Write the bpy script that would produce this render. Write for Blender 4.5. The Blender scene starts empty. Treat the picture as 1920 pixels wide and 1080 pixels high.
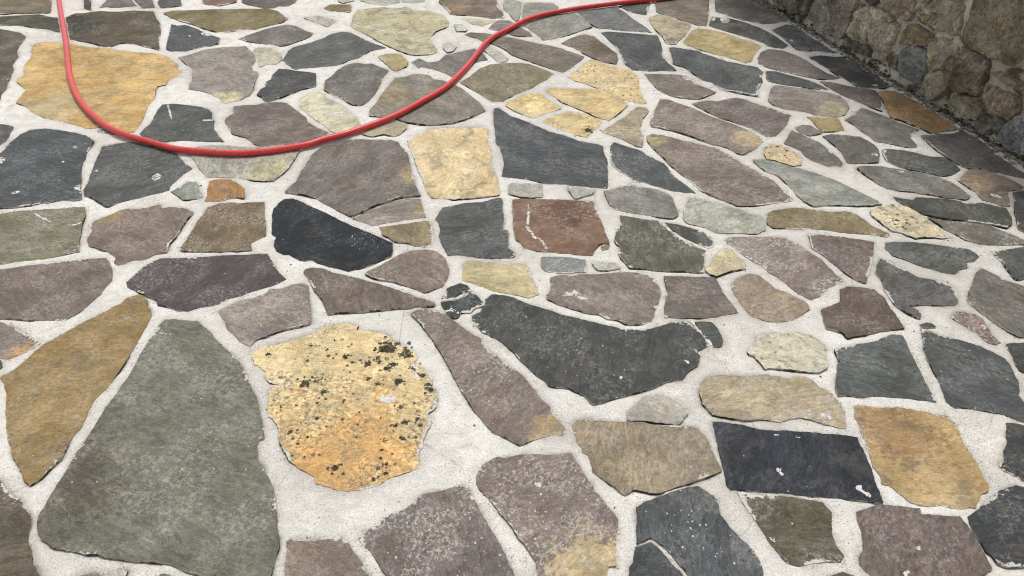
import bpy, math, random
import numpy as np
from mathutils import Vector, noise as mnoise
from mathutils.geometry import delaunay_2d_cdt
R = math.radians
scene = bpy.context.scene

# ------------------------------------------------------------------ camera
cam_data = bpy.data.cameras.new('camera')
cam_data.sensor_width = 36.0
cam_data.lens = 36.0 * 1350 / 1920.0
cam_data.clip_start = 0.02
cam_data.clip_end = 500
cam = bpy.data.objects.new('camera', cam_data)
scene.collection.objects.link(cam)
cam.location = (0, 0, 1.4)
cam.rotation_euler = (R(90 - 40.17923), 0, 0)
scene.camera = cam

# ------------------------------------------------------------------ sky, sun, exposure (bright overcast)
SUN_EL, SUN_AZ = 64.0, 10.0           # azimuth clockwise from +Y
world = bpy.data.worlds.new('World'); scene.world = world; world.use_nodes = True
wn = world.node_tree; wn.nodes.clear()
sky = wn.nodes.new('ShaderNodeTexSky'); sky.sky_type = 'NISHITA'; sky.sun_disc = False
sky.sun_elevation = R(SUN_EL); sky.sun_rotation = R(SUN_AZ)
sky.air_density = 1.0; sky.dust_density = 2.0; sky.ozone_density = 1.0
hs = wn.nodes.new('ShaderNodeHueSaturation'); hs.inputs['Saturation'].default_value = 0.22   # cloud cover
bg = wn.nodes.new('ShaderNodeBackground'); bg.inputs['Strength'].default_value = 0.14
wo = wn.nodes.new('ShaderNodeOutputWorld')
wn.links.new(sky.outputs[0], hs.inputs['Color']); wn.links.new(hs.outputs[0], bg.inputs[0]); wn.links.new(bg.outputs[0], wo.inputs[0])
sun_data = bpy.data.lights.new('sun', 'SUN'); sun_data.energy = 1.5; sun_data.angle = R(10); sun_data.color = (1.0, 0.96, 0.90)
sun = bpy.data.objects.new('sun', sun_data); scene.collection.objects.link(sun)
el, az = R(SUN_EL), R(SUN_AZ)
sdir = Vector((math.sin(az) * math.cos(el), math.cos(az) * math.cos(el), math.sin(el)))
sun.rotation_euler = (-sdir).to_track_quat('-Z', 'Y').to_euler()
vs = scene.view_settings
vs.view_transform = 'Standard'; vs.look = 'None'; vs.gamma = 1.0; vs.use_curve_mapping = False
vs.exposure = 0.38
scene.cycles.filter_width = 1.1

# ------------------------------------------------------------------ surveyed outlines
PAVING = [   # kind, sRGB tone, dust, lichen, accent (x, y, radius, tone), height offset, label, outline on the ground in mm
('m',(120, 105, 80),0.3,0,None,0,None,'-3233 4474 -2753 4471 -2607 4155 -2539 3994 -2610 4005 -2682 3988 -2744 3994 -2773 3980 -2967 3988'),
('s',(62, 60, 58),0.3,0,None,0,None,'-2520 4362 -2485 4367 -2329 4038 -2354 4047 -2383 4068'),
('m',(105, 100, 100),0.3,0,None,0,None,'-2308 4085 -2313 4199 -2415 4492 -2306 4481 -2168 4199 -2107 4106 -2187 4078 -2266 4089'),
('m',(100, 95, 95),0.3,0,None,0,None,'-2157 4199 -2213 4330 -2116 4340 -2030 4155 -1996 4085 -2058 4072'),
('s',(74, 74, 74),0.3,0,None,0,None,'-2007 4155 -2060 4401 -1983 4405 -1858 4122 -1904 4100 -1962 4085'),
('m',(125, 100, 85),0.3,0,None,0,None,'-1762 4166 -1839 4450 -1615 4390 -1568 4177 -1648 4115 -1728 4133'),
('m',(105, 95, 95),0.3,0,None,0,None,'-1538 4181 -1488 4133 -1430 4100 -1382 4072 -1329 4068 -1313 4111 -1257 4111 -1230 4155 -1234 4221 -1277 4358 -1580 4350'),
('m',(80, 78, 66),0.3,0,None,0,None,'-3028 3953 -2784 3947 -2657 3967 -2598 3980 -2523 3947 -2461 3923 -2346 3710 -2411 3747 -2514 3785 -2599 3814 -2670 3814 -2995 3828'),
('m',(92, 82, 62),0.3,0,(-2.326, 3.805, 0.145, (52, 54, 48)),0,None,'-2420 3927 -2396 3984 -2342 3994 -2314 4015 -2268 4025 -2160 4015 -2095 4036 -2032 4025 -1979 4021 -1927 3923 -1865 3824 -1812 3673 -1750 3489 -1819 3515 -1903 3558 -1968 3570 -1995 3523 -2046 3532 -2091 3558 -2149 3584 -2226 3619 -2250 3619 -2324 3747'),
('m',(92, 86, 72),0.3,0,None,0,None,'-2902 3785 -2686 3766 -2615 3738 -2552 3710 -2498 3659 -2479 3584 -2452 3481 -2402 3398 -2386 3318 -2339 3241 -2308 3138 -2267 3039 -2263 2998 -2229 2925 -2402 2932'),
('y',(203, 166, 92),0.3,0.12,(-1.99, 2.83, 0.184, (190, 170, 120)),0,'large golden yellow sandstone slab under the loop of the red hose','-2378 3570 -2329 3580 -2225 3558 -2118 3515 -2011 3498 -1862 3456 -1757 3439 -1677 3398 -1619 3326 -1594 3303 -1581 3257 -1540 3219 -1548 3182 -1573 3131 -1567 3081 -1598 3067 -1589 3012 -1560 2945 -1567 2880 -1555 2817 -1539 2756 -1534 2709 -1534 2640 -1559 2634 -1615 2651 -1684 2686 -1709 2668 -1741 2668 -1798 2697 -1826 2709 -1862 2727 -1920 2744 -1978 2771 -2041 2817 -2080 2861 -2152 2906 -2159 2958 -2171 3025 -2224 3081 -2264 3124 -2268 3167 -2258 3182 -2307 3272 -2322 3318 -2327 3366 -2348 3431 -2380 3481 -2398 3549'),
('m',(120, 120, 110),0.3,0,None,0,None,'-1685 2646 -1667 2660 -1624 2634 -1587 2612 -1602 2609 -1640 2623'),
('s',(66, 70, 72),0.3,0,None,0,None,'-1810 3828 -1769 3805 -1730 3814 -1648 3757 -1585 3692 -1535 3664 -1495 3637 -1477 3566 -1517 3523 -1561 3498 -1603 3464 -1669 3467 -1717 3498 -1748 3602 -1784 3729'),
('m',(125, 112, 68),0.3,0,None,0,None,'-1916 4000 -1881 4036 -1773 4042 -1659 4057 -1544 4068 -1439 4064 -1348 4057 -1296 4025 -1251 3963 -1214 3923 -1227 3863 -1274 3824 -1318 3776 -1344 3744 -1382 3757 -1422 3747 -1466 3710 -1538 3719 -1626 3776 -1702 3834 -1779 3873 -1851 3933'),
('m',(112, 106, 104),0.3,0,None,0,None,'-1397 3628 -1366 3673 -1327 3719 -1299 3757 -1252 3795 -1191 3834 -1133 3795 -1069 3729 -1034 3710 -1029 3670 -1061 3628 -1108 3566 -1159 3528 -1217 3549 -1293 3580 -1336 3593'),
('m',(142, 134, 132),0.3,0,(-1.256, 2.932, 0.095, (206, 190, 145)),0,None,'-1616 3390 -1572 3431 -1519 3489 -1447 3515 -1384 3523 -1333 3532 -1290 3472 -1253 3414 -1231 3350 -1235 3287 -1214 3234 -1193 3226 -1177 3182 -1172 3124 -1156 3012 -1157 2971 -1184 2925 -1238 2893 -1283 2945 -1347 2998 -1403 3023 -1448 3032 -1464 3088 -1461 3124 -1483 3182 -1506 3257 -1547 3303'),
('p',(190, 185, 160),0.3,0,None,0,None,'-1280 3472 -1276 3506 -1261 3515 -1208 3515 -1131 3431 -1112 3366 -1124 3311 -1173 3303 -1193 3272 -1231 3366'),
('s',(75, 80, 74),0.3,0,None,0,None,'-1507 2880 -1462 2890 -1387 2874 -1332 2861 -1295 2836 -1268 2805 -1251 2750 -1235 2727 -1217 2663 -1187 2617 -1141 2557 -1205 2557 -1265 2562 -1320 2568 -1372 2552 -1442 2568 -1501 2617 -1500 2663 -1490 2709 -1502 2768 -1508 2830'),
('m',(118, 104, 102),0.3,0,None,0,None,'-1194 2861 -1152 2874 -1102 2878 -1073 2899 -1023 2906 -975 2899 -919 2830 -865 2768 -844 2721 -796 2674 -726 2623 -767 2584 -804 2562 -834 2530 -872 2514 -923 2509 -981 2511 -1019 2536 -1059 2584 -1128 2617 -1155 2663 -1191 2721 -1193 2744 -1180 2793'),
('s',(82, 82, 80),0.3,0,None,0,None,'-2312 2715 -2109 2703 -2073 2697 -2041 2680 -2019 2606 -2008 2557 -2015 2530 -2157 2504'),
('s',(72, 78, 81),0.3,0,None,0,None,'-2161 2437 -1979 2465 -1977 2499 -1986 2525 -1982 2617 -1959 2657 -1905 2668 -1842 2651 -1767 2629 -1713 2606 -1662 2562 -1653 2520 -1645 2467 -1627 2417 -1622 2377 -1605 2329 -1575 2263 -1553 2209 -1518 2144 -1573 2131 -1621 2114 -1680 2101 -1738 2089 -1954 2085'),
('s',(82, 84, 82),0.3,0,None,0,None,'-1609 2514 -1580 2532 -1540 2550 -1499 2552 -1455 2536 -1407 2520 -1321 2483 -1298 2462 -1244 2397 -1199 2353 -1222 2291 -1230 2245 -1236 2227 -1227 2196 -1274 2170 -1333 2139 -1380 2118 -1397 2091 -1412 2093 -1448 2122 -1484 2152 -1520 2170 -1535 2196 -1545 2245 -1559 2310 -1583 2397 -1596 2467'),
('m',(165, 163, 152),0.3,0,(-0.883, 2.348, 0.108, (190, 180, 135)),0,None,'-1245 2457 -1247 2509 -1195 2525 -1110 2522 -1028 2509 -972 2514 -902 2530 -829 2509 -824 2483 -829 2437 -840 2358 -853 2305 -872 2265 -905 2261 -935 2265 -971 2271 -999 2282 -1122 2286 -1164 2338 -1201 2397'),
('s',(128, 130, 118),0.3,0,None,0,None,'-1220 2190 -1201 2218 -1186 2259 -1147 2256 -1127 2227 -1103 2174 -1091 2146 -1126 2138 -1159 2138 -1187 2165'),
('y',(165, 120, 60),0.3,0,None,0,'small rust orange stone wedged beside the dark slates','-1105 2263 -1075 2274 -1034 2271 -993 2245 -963 2209 -946 2144 -971 2152 -998 2148 -1016 2131 -1047 2124 -1079 2124 -1083 2165 -1099 2218'),
('m',(125, 122, 100),0.3,0,None,0,None,'-1841 2040 -1753 2048 -1707 2064 -1655 2071 -1584 2077 -1525 2089 -1482 2091 -1456 2032 -1447 1993 -1425 1939 -1411 1895 -1386 1837 -1425 1820 -1476 1802 -1529 1790 -1565 1787 -1588 1775 -1671 1765'),
('m',(130, 113, 105),0.3,0,(-1.388, 2.048, 0.054, (165, 140, 90)),0,None,'-1424 1993 -1410 2016 -1374 2048 -1354 2077 -1306 2085 -1264 2093 -1227 2106 -1220 2081 -1193 2089 -1150 2085 -1121 2077 -1094 2056 -1103 2016 -1104 1969 -1103 1917 -1112 1880 -1105 1837 -1135 1827 -1161 1795 -1193 1792 -1216 1775 -1232 1765 -1251 1778 -1259 1809 -1297 1837 -1340 1858 -1369 1866 -1390 1902 -1406 1947'),
('m',(120, 102, 76),0.45,0,None,0,None,'-1025 2114 -989 2121 -950 2114 -905 2121 -869 2124 -847 2048 -828 1985 -810 1924 -836 1898 -847 1876 -833 1841 -879 1837 -939 1839 -998 1837 -1065 1844 -1068 1866 -1066 1909 -1062 1962 -1064 2008 -1059 2056 -1059 2089'),
('m',(120, 106, 102),0.3,0,None,0,None,'-1720 1742 -1588 1745 -1535 1762 -1462 1775 -1394 1789 -1330 1797 -1286 1802 -1260 1775 -1236 1735 -1217 1690 -1221 1671 -1227 1652 -1223 1627 -1234 1600 -1243 1568 -1256 1536 -1281 1509 -1318 1513 -1367 1513 -1419 1519 -1466 1521 -1621 1519'),
('m',(88, 77, 84),0.3,0,None,0,'dark purple pointed slate slab left of the black slab','-1165 1712 -1157 1742 -1145 1775 -1113 1802 -1059 1804 -989 1809 -908 1820 -825 1826 -783 1831 -754 1782 -721 1735 -689 1699 -715 1677 -746 1655 -774 1641 -807 1618 -842 1603 -859 1582 -894 1571 -915 1562 -941 1549 -971 1556 -1008 1574 -1039 1582 -1051 1603 -1085 1621 -1135 1646 -1158 1658 -1171 1683'),
('m',(119, 109, 107),0.3,0,(-0.364, 2.3, 0.064, (165, 145, 95)),0,None,'-715 2536 -658 2573 -606 2579 -563 2573 -489 2579 -446 2552 -437 2520 -409 2478 -391 2407 -375 2329 -355 2263 -336 2191 -324 2163 -364 2162 -410 2150 -444 2124 -482 2099 -514 2066 -551 2038 -586 2060 -619 2085 -661 2114 -696 2148 -745 2174 -785 2183 -812 2187 -806 2214 -789 2263 -787 2343 -783 2417 -766 2478 -743 2520'),
('m',(142, 132, 130),0.3,0,(-0.314, 2.089, 0.04, (150, 135, 85)),-0.003,None,'-321 2148 -318 2122 -304 2073 -293 2032 -322 2026 -370 2012 -423 2000 -451 1981 -469 1981 -499 2000 -544 2029 -512 2055 -476 2087 -442 2111 -403 2138 -363 2151'),
('y',(219, 194, 143),0.3,0.15,None,0,'cream yellow squarish stone in the middle of the terrace','-410 2536 -402 2562 -371 2617 -337 2663 -256 2674 -175 2680 -109 2680 -100 2657 -98 2552 -92 2520 -75 2457 -83 2397 -75 2358 -57 2319 -48 2245 -43 2170 -94 2158 -151 2148 -207 2141 -258 2144 -287 2152 -302 2178 -316 2227 -327 2272 -351 2338 -370 2407 -387 2467 -408 2520'),
('s',(36, 42, 48),0.12,0,None,0,'black slate slab with one straight slanting edge','-817 2114 -803 2139 -775 2144 -743 2127 -693 2089 -641 2056 -588 2016 -531 1973 -472 1939 -419 1906 -388 1884 -382 1837 -386 1816 -427 1782 -465 1755 -507 1734 -529 1745 -583 1765 -625 1789 -633 1795 -651 1789 -668 1792 -707 1816 -729 1820 -755 1837 -772 1869 -776 1895 -773 1917 -795 1935 -806 1985 -822 2048 -825 2081 -818 2097'),
('m',(140, 125, 88),0.3,0,None,0,None,'-444 1973 -407 1981 -350 1993 -293 2010 -274 1997 -264 1954 -253 1880 -271 1860 -315 1867 -338 1884 -383 1895 -402 1913 -426 1928'),
('s',(84, 86, 84),0.35,0,None,0,None,'-242 2085 -204 2097 -168 2114 -103 2122 -56 2148 -38 2148 -30 2114 -35 2081 -27 2024 -28 1969 -13 1954 -11 1895 -13 1858 4 1837 11 1816 0 1806 -17 1806 -59 1802 -118 1809 -166 1822 -205 1816 -219 1851 -233 1895 -241 1917 -237 1954 -247 2000 -260 2016 -251 2048'),
('m',(130, 114, 108),0.3,0,None,0,None,'-316 1844 -278 1848 -243 1837 -211 1802 -200 1762 -193 1728 -199 1690 -209 1661 -228 1652 -243 1643 -259 1633 -280 1646 -309 1658 -335 1671 -357 1687 -399 1696 -433 1709 -453 1722 -449 1735 -423 1755 -398 1782 -364 1816 -341 1834'),
('m',(116, 102, 98),0.3,0,None,0,None,'-641 1745 -622 1754 -584 1748 -551 1728 -508 1715 -434 1687 -369 1658 -327 1637 -285 1615 -243 1597 -227 1588 -226 1575 -268 1571 -334 1565 -379 1556 -432 1550 -489 1545 -531 1540 -544 1568 -564 1609 -591 1643 -617 1690 -646 1732'),
('m',(142, 130, 126),0.5,0,None,0,None,'-849 1550 -826 1576 -794 1600 -765 1609 -738 1627 -728 1649 -689 1655 -669 1671 -639 1680 -615 1664 -605 1633 -594 1591 -572 1502 -600 1488 -645 1472 -681 1450 -709 1432 -720 1406 -751 1424 -778 1453 -802 1472 -816 1505 -834 1527'),
('y',(190, 175, 128),0.3,0,None,0,None,'-153 1775 -143 1789 -101 1790 -50 1789 -8 1776 0 1772 46 1772 56 1735 65 1696 76 1652 81 1627 51 1610 24 1618 0 1627 -48 1640 -80 1655 -109 1674 -146 1690 -153 1699 -154 1742'),
('s',(60, 66, 66),0.3,0,None,0,None,'-192 1655 -181 1664 -158 1677 -137 1668 -126 1652 -130 1647 -151 1630 -162 1615 -186 1612 -209 1608 -198 1627 -196 1652'),
('s',(62, 68, 68),0.3,0,None,-0.001,None,'-210 1592 -173 1598 -155 1603 -129 1630 -123 1642 -107 1627 -86 1594 -82 1582 -109 1565 -119 1545 -146 1546 -162 1553 -178 1562 -189 1555 -202 1568'),
('s',(62, 68, 68),0.3,0,None,-0.001,None,'-191 1549 -178 1555 -159 1543 -150 1538 -155 1521 -168 1522'),
('s',(71, 73, 71),0.3,0,None,0,'long dark slate slab sagging like a hammock with a jagged lower edge','-79 1608 -60 1633 -28 1627 0 1616 39 1591 97 1565 146 1539 213 1513 272 1491 319 1477 364 1472 407 1483 455 1502 504 1510 514 1482 530 1449 546 1411 525 1398 502 1385 509 1372 498 1335 474 1320 460 1304 446 1282 410 1278 385 1271 358 1252 307 1234 250 1214 209 1201 199 1207 187 1230 161 1245 145 1255 121 1259 97 1261 87 1273 83 1280 53 1318 22 1357 7 1382 0 1390 -26 1424 -52 1445 -82 1466 -98 1491 -114 1510 -117 1536 -93 1550 -86 1574 -79 1581'),
('s',(82, 86, 82),0.3,0,None,0,None,'522 1506 547 1508 569 1505 581 1480 584 1453 585 1429 578 1408 555 1401 551 1413 538 1453'),
('m',(130, 116, 112),0.5,0,(0.097, 1.11, 0.06, (190, 165, 115)),0,None,'-294 1542 -278 1553 -252 1561 -220 1550 -192 1539 -171 1515 -143 1488 -119 1461 -104 1450 -85 1437 -88 1419 -73 1403 -51 1377 -29 1357 -11 1333 0 1318 14 1313 35 1285 58 1248 75 1216 94 1194 100 1168 115 1147 130 1124 131 1111 123 1102 97 1104 64 1092 45 1084 19 1074 0 1086 -3 1088 -23 1102 -45 1110 -52 1116 -76 1151 -101 1190 -127 1239 -154 1294 -171 1338 -196 1388 -218 1429 -244 1472 -270 1513'),
('y',(234, 208, 148),0.3,1,(-0.425, 1.032, 0.217, (214, 158, 70)),0,'round yellow and orange sandstone peppered with black lichen','-707 1378 -681 1408 -648 1411 -622 1424 -586 1442 -558 1453 -538 1483 -504 1498 -469 1497 -434 1491 -439 1472 -408 1469 -373 1461 -342 1448 -328 1429 -308 1411 -281 1398 -264 1382 -255 1357 -265 1350 -242 1333 -222 1313 -207 1285 -207 1261 -193 1239 -190 1221 -191 1194 -200 1181 -209 1170 -201 1151 -200 1135 -205 1122 -209 1112 -215 1090 -212 1070 -221 1055 -222 1032 -217 1009 -237 998 -266 985 -283 975 -300 962 -323 953 -355 946 -391 947 -417 957 -449 967 -454 984 -476 995 -495 1007 -525 1032 -544 1059 -562 1090 -572 1126 -590 1151 -605 1160 -614 1185 -611 1194 -619 1221 -627 1243 -618 1264 -602 1268 -631 1271 -645 1285 -652 1313 -679 1335 -685 1333 -695 1352'),
('p',(176, 171, 161),0.3,0,None,0,None,'287 1179 321 1207 358 1232 385 1230 406 1216 424 1199 441 1181 433 1160 409 1137 377 1139 342 1144 316 1147 285 1147'),
('m',(147, 131, 108),0.3,0,None,0,None,'148 1139 161 1149 198 1156 237 1149 276 1143 322 1147 344 1135 392 1133 431 1131 453 1124 460 1112 467 1104 472 1078 476 1051 482 1020 485 998 453 985 420 973 394 962 359 951 327 939 303 943 277 951 254 937 238 951 213 976 196 991 185 998 184 1028 176 1047 164 1051 168 1062 156 1078 155 1102 149 1118'),
('m',(176, 159, 131),0.5,0,None,0,None,'493 1275 518 1294 561 1301 616 1294 667 1303 687 1299 723 1289 767 1297 786 1280 796 1257 819 1243 826 1225 829 1203 833 1185 829 1160 815 1122 801 1124 772 1135 741 1149 717 1158 700 1156 663 1143 632 1149 610 1153 576 1149 541 1156 516 1162 498 1166 494 1181 482 1203 480 1230 482 1248'),
('y',(208, 202, 176),0.3,0.35,None,0,None,'640 1385 654 1403 672 1419 683 1445 700 1453 715 1453 739 1461 793 1466 825 1461 856 1429 865 1403 848 1362 842 1328 813 1311 782 1311 749 1318 708 1323 680 1325 673 1320 665 1347 656 1370 643 1375'),
('s',(50, 55, 63),0.1,0,None,0,'smooth blue black slate parallelogram with white paint splashes','495 1145 525 1143 563 1137 602 1123 625 1121 689 1117 745 1111 789 1106 834 1097 835 1066 836 1028 832 984 827 916 778 921 727 927 663 932 617 939 576 943 559 944 524 949 494 950 488 959 490 998 491 1047 494 1102'),
('y',(187, 157, 102),0.3,0,(0.945, 1.11, 0.116, (165, 130, 82)),0,None,'864 1199 891 1199 928 1190 956 1192 983 1192 1010 1185 1040 1177 1065 1166 1083 1170 1091 1151 1093 1135 1091 1114 1087 1102 1083 1074 1087 1043 1087 1017 1081 987 1086 964 1077 948 1053 936 1037 917 1025 902 1015 907 993 899 970 900 954 908 928 905 901 910 888 919 874 938 861 957 844 967 847 991 842 1017 848 1051 851 1082 850 1106 851 1118 854 1143 852 1164'),
('m',(113, 98, 96),0.3,0,None,0,None,'758 893 776 898 803 908 822 913 850 908 883 903 901 900 900 888 925 885 979 881 986 861 987 832 990 804 990 777 989 761 960 744 882 624 857 594 679 586 735 745 723 758 720 771 725 786 738 801 746 820 750 845 752 874'),
('m',(98, 94, 76),0.3,0,None,0,None,'508 944 520 946 539 937 562 934 575 938 590 938 615 932 643 927 669 922 691 917 695 903 704 890 692 861 685 832 686 810 692 795 695 788 683 776 652 774 620 770 594 765 570 770 561 786 553 804 544 826 543 832 534 861 522 893 511 920'),
('s',(66, 68, 68),0.3,0,None,0,None,'1217 1141 1236 1139 1257 1133 1345 1118 1272 966 1167 970 1155 987 1145 998 1137 1002 1136 1017 1155 1032 1166 1055 1184 1074 1199 1106'),
('s',(63, 67, 70),0.3,0,None,0,None,'997 880 1020 893 1048 914 1074 931 1099 944 1123 955 1144 961 1160 955 1293 951 1194 763 1056 765 1024 763 1007 771 1004 783 995 798 994 823 990 845'),
('s',(80, 80, 78),0.3,0,None,0,None,'647 742 678 754 692 748 706 742 680 655 604 646'),
('s',(80, 84, 86),0.3,0,None,0,None,'274 905 296 917 328 931 367 946 402 958 423 959 434 951 446 938 459 927 459 910 457 887 472 854 490 826 509 798 516 771 514 745 493 664 368 668 365 742 353 763 338 786 322 807 308 821 296 831 283 823 264 816 268 857 275 890'),
('s',(73, 77, 78),0.3,0,None,-0.004,None,'260 811 282 817 294 823 305 812 316 800 331 777 355 742 352 643 223 658 241 754 243 765 253 777'),
('m',(129, 113, 109),0.75,0,(0.152, 0.742, 0.106, (206, 180, 128)),0,None,'-84 980 -77 1002 -62 1024 -31 1039 -19 1035 0 1041 19 1045 44 1047 79 1045 107 1045 139 1051 150 1028 171 984 189 944 207 914 222 890 231 872 227 851 221 832 218 801 216 765 200 763 195 751 185 638 49 633 52 748 51 774 39 798 25 817 11 835 0 854 -12 870 -35 903 -63 938 -82 964'),
('m',(124, 112, 112),0.75,0,None,0,None,'-328 827 -315 845 -292 864 -280 883 -241 898 -217 920 -201 938 -156 948 -127 959 -103 962 -93 944 -77 910 -64 883 -46 851 -25 817 -11 783 0 757 5 742 11 678 -226 681 -256 744 -275 768 -299 798'),
('m',(136, 119, 109),0.3,0,None,0,None,'-479 821 -471 826 -461 820 -424 820 -397 826 -364 831 -350 820 -333 798 -315 777 -291 742 -262 600 -434 611 -463 742 -469 777 -473 804'),
('m',(116, 117, 106),0.35,0,(-1.024, 0.951, 0.137, (106, 97, 82)),0,'very large grey green slab, the biggest stone of the terrace','-1004 1491 -995 1516 -965 1519 -933 1513 -898 1510 -866 1483 -833 1450 -799 1413 -759 1377 -729 1347 -705 1313 -690 1285 -671 1252 -653 1225 -638 1194 -619 1156 -608 1126 -597 1090 -609 1086 -608 1070 -596 1032 -574 1002 -555 976 -538 948 -521 903 -507 857 -494 823 -489 807 -493 789 -492 765 -492 748 -473 657 -497 631 -555 654 -639 744 -666 752 -697 763 -722 770 -743 774 -780 776 -815 780 -850 785 -869 792 -892 792 -922 797 -954 804 -977 812 -1002 827 -1022 848 -1032 864 -1037 887 -1035 907 -1036 938 -1034 966 -1032 1006 -1031 1043 -1028 1078 -1024 1112 -1025 1143 -1022 1190 -1014 1234 -1012 1271 -1008 1323 -1011 1382 -1007 1440 -999 1477'),
('y',(153, 127, 76),0.3,0,None,0,'long ochre brown wedge tapering to a point at both ends','-1343 1294 -1324 1318 -1310 1352 -1301 1382 -1291 1413 -1273 1437 -1245 1472 -1217 1510 -1180 1547 -1149 1585 -1137 1612 -1114 1624 -1097 1621 -1075 1600 -1069 1579 -1048 1556 -1039 1527 -1035 1483 -1035 1434 -1035 1388 -1038 1342 -1042 1294 -1047 1257 -1059 1221 -1061 1194 -1057 1156 -1056 1126 -1060 1110 -1063 1106 -1063 1078 -1059 1043 -1068 1017 -1077 991 -1092 966 -1097 960 -1114 973 -1131 995 -1155 1017 -1174 1035 -1198 1070 -1218 1094 -1233 1118 -1271 1185 -1293 1230 -1315 1261 -1338 1285'),
('m',(126, 113, 109),0.3,0,(-1.333, 1.382, 0.051, (205, 160, 95)),0,None,'-1639 1510 -1458 1505 -1417 1486 -1367 1461 -1323 1434 -1299 1419 -1310 1400 -1325 1380 -1343 1367 -1356 1358 -1380 1362 -1523 1367'),
('s',(72, 76, 80),0.3,0,None,0,None,'-1465 1352 -1373 1355 -1356 1328 -1357 1320 -1441 1313'),
('m',(105, 95, 80),0.3,0,None,0,None,'-1241 995 -1169 973 -1140 948 -1116 931 -1097 924 -1091 908 -1072 898 -1053 880 -1043 861 -1039 845 -1027 820 -1009 798 -992 771 -974 754 -961 741 -915 659 -1043 661'),
('m',(130, 128, 120),0.3,0,None,0,None,'-890 743 -877 748 -852 752 -840 744 -782 628 -834 618'),
('p',(190, 188, 180),0.3,0,None,0,None,'-833 745 -821 755 -806 760 -790 757 -790 741 -825 739'),
('m',(120, 118, 110),0.3,0,None,0,None,'-722 744 -720 749 -703 748 -689 739 -692 668'),
('m',(130, 110, 70),0.3,0.3,None,0,None,'-1049 4078 -1022 4133 -961 4128 -909 4133 -894 4068 -895 4009 -940 4015 -1001 4025'),
('p',(180, 178, 170),0.3,0,None,0,None,'-987 4188 -959 4159 -905 4199 -927 4329 -1026 4359'),
('p',(175, 172, 165),0.3,0,None,0,None,'-860 4199 -798 4144 -719 4115 -649 4155 -636 4177 -666 4358 -892 4349'),
('p',(178, 174, 166),0.3,0,None,0,None,'-625 4172 -559 4159 -500 4181 -491 4244 -637 4244'),
('p',(192, 184, 147),0.3,0.3,None,0,None,'-866 3963 -857 4047 -794 4068 -715 4089 -646 4068 -597 4100 -546 4036 -456 4025 -378 3963 -335 3863 -338 3795 -396 3729 -421 3619 -377 3498 -368 3464 -391 3431 -468 3414 -516 3439 -574 3489 -635 3549 -692 3619 -758 3692 -824 3757 -853 3805 -859 3883'),
('m',(126, 110, 97),0.3,0,(-0.335, 4.089, 0.089, (150, 120, 75)),0,None,'-417 4177 -410 4337 -101 4331 -83 4133 -51 4005 -40 3923 -94 3907 -159 3933 -233 3967 -284 3967 -336 3984 -364 4068'),
('p',(165, 165, 160),0.3,0,None,0,None,'-49 4155 -31 4244 -23 4244 53 4177 48 4005 36 3893 21 3883 0 3933 -15 3984 -45 4068'),
('m',(135, 135, 132),0.3,0,None,0,None,'68 4155 151 4172 227 4166 261 4100 251 4036 175 3963 93 3903 61 3883 53 3984'),
('m',(138, 138, 135),0.3,0,None,0,None,'93 3873 189 3953 293 3994 344 4000 376 3933 426 3795 347 3729 267 3664 204 3619 156 3616 124 3692 70 3805'),
('s',(110, 112, 112),0.3,0,None,0,None,'359 4005 413 4036 506 4078 589 4094 623 4005 648 3913 682 3843 708 3776 726 3710 665 3719 591 3732 517 3757 463 3776 437 3805 401 3883'),
('s',(80, 82, 80),0.3,0,None,0,None,'599 4111 680 4166 791 4199 825 4404 781 4155 747 4025 734 3967 687 3984 641 4025'),
('m',(128, 116, 107),0.3,0,None,0,None,'849 4406 1174 4430 1098 4068 1057 3903 1026 3805 991 3824 931 3883 857 3953 797 4015 808 4111'),
('m',(112, 108, 106),0.3,0,None,0,None,'1224 4511 1429 4463 1418 4155 1458 4025 1488 3879 1424 3853 1361 3834 1333 3834 1255 3893 1177 3959 1123 4025'),
('s',(72, 74, 70),0.5,0,None,0,None,'1087 3943 1126 3923 1181 3913 1241 3863 1299 3785 1330 3719 1354 3655 1385 3540 1351 3501 1312 3506 1279 3532 1273 3558 1244 3602 1201 3646 1134 3710 1077 3766 1042 3814 1067 3883'),
('m',(180, 165, 135),0.3,0,(0.811, 3.602, 0.033, (125, 112, 95)),0,None,'743 3923 794 3974 837 3963 895 3883 948 3824 916 3729 889 3655 835 3584 824 3558 779 3566 773 3655 757 3729 740 3805'),
('y',(186, 166, 110),0.3,0,None,0,None,'939 3738 981 3776 1033 3757 1104 3701 1170 3628 1233 3558 1244 3523 1195 3439 1143 3334 1120 3322 1063 3374 993 3439 926 3498 876 3549 862 3584'),
('m',(118, 108, 108),0.3,0,None,0,None,'1190 3382 1226 3456 1265 3489 1307 3489 1357 3456 1406 3382 1434 3287 1469 3204 1510 3152 1465 3135 1407 3145 1352 3167 1286 3211 1232 3241 1207 3264 1196 3272 1177 3318'),
('s',(80, 84, 84),0.3,0,None,0,None,'785 3523 835 3506 921 3472 962 3414 1025 3350 1094 3318 1158 3272 1174 3211 1150 3167 1143 3109 1101 3039 1084 2965 1047 2978 994 3005 950 3019 922 3053 908 3102 876 3124 851 3182 818 3272 770 3318 780 3398'),
('s',(72, 76, 76),0.3,0,None,0,None,'1187 3234 1234 3226 1279 3189 1336 3152 1377 3109 1409 3060 1421 3028 1372 3039 1301 3060 1227 3074 1197 3095 1167 3116 1167 3152'),
('s',(76, 78, 80),0.3,0,None,0,None,'460 3710 499 3725 595 3710 688 3688 752 3677 751 3584 745 3481 728 3414 742 3342 772 3238 712 3234 654 3226 600 3241 563 3244 543 3287 535 3350 530 3414 518 3515 494 3602'),
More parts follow.
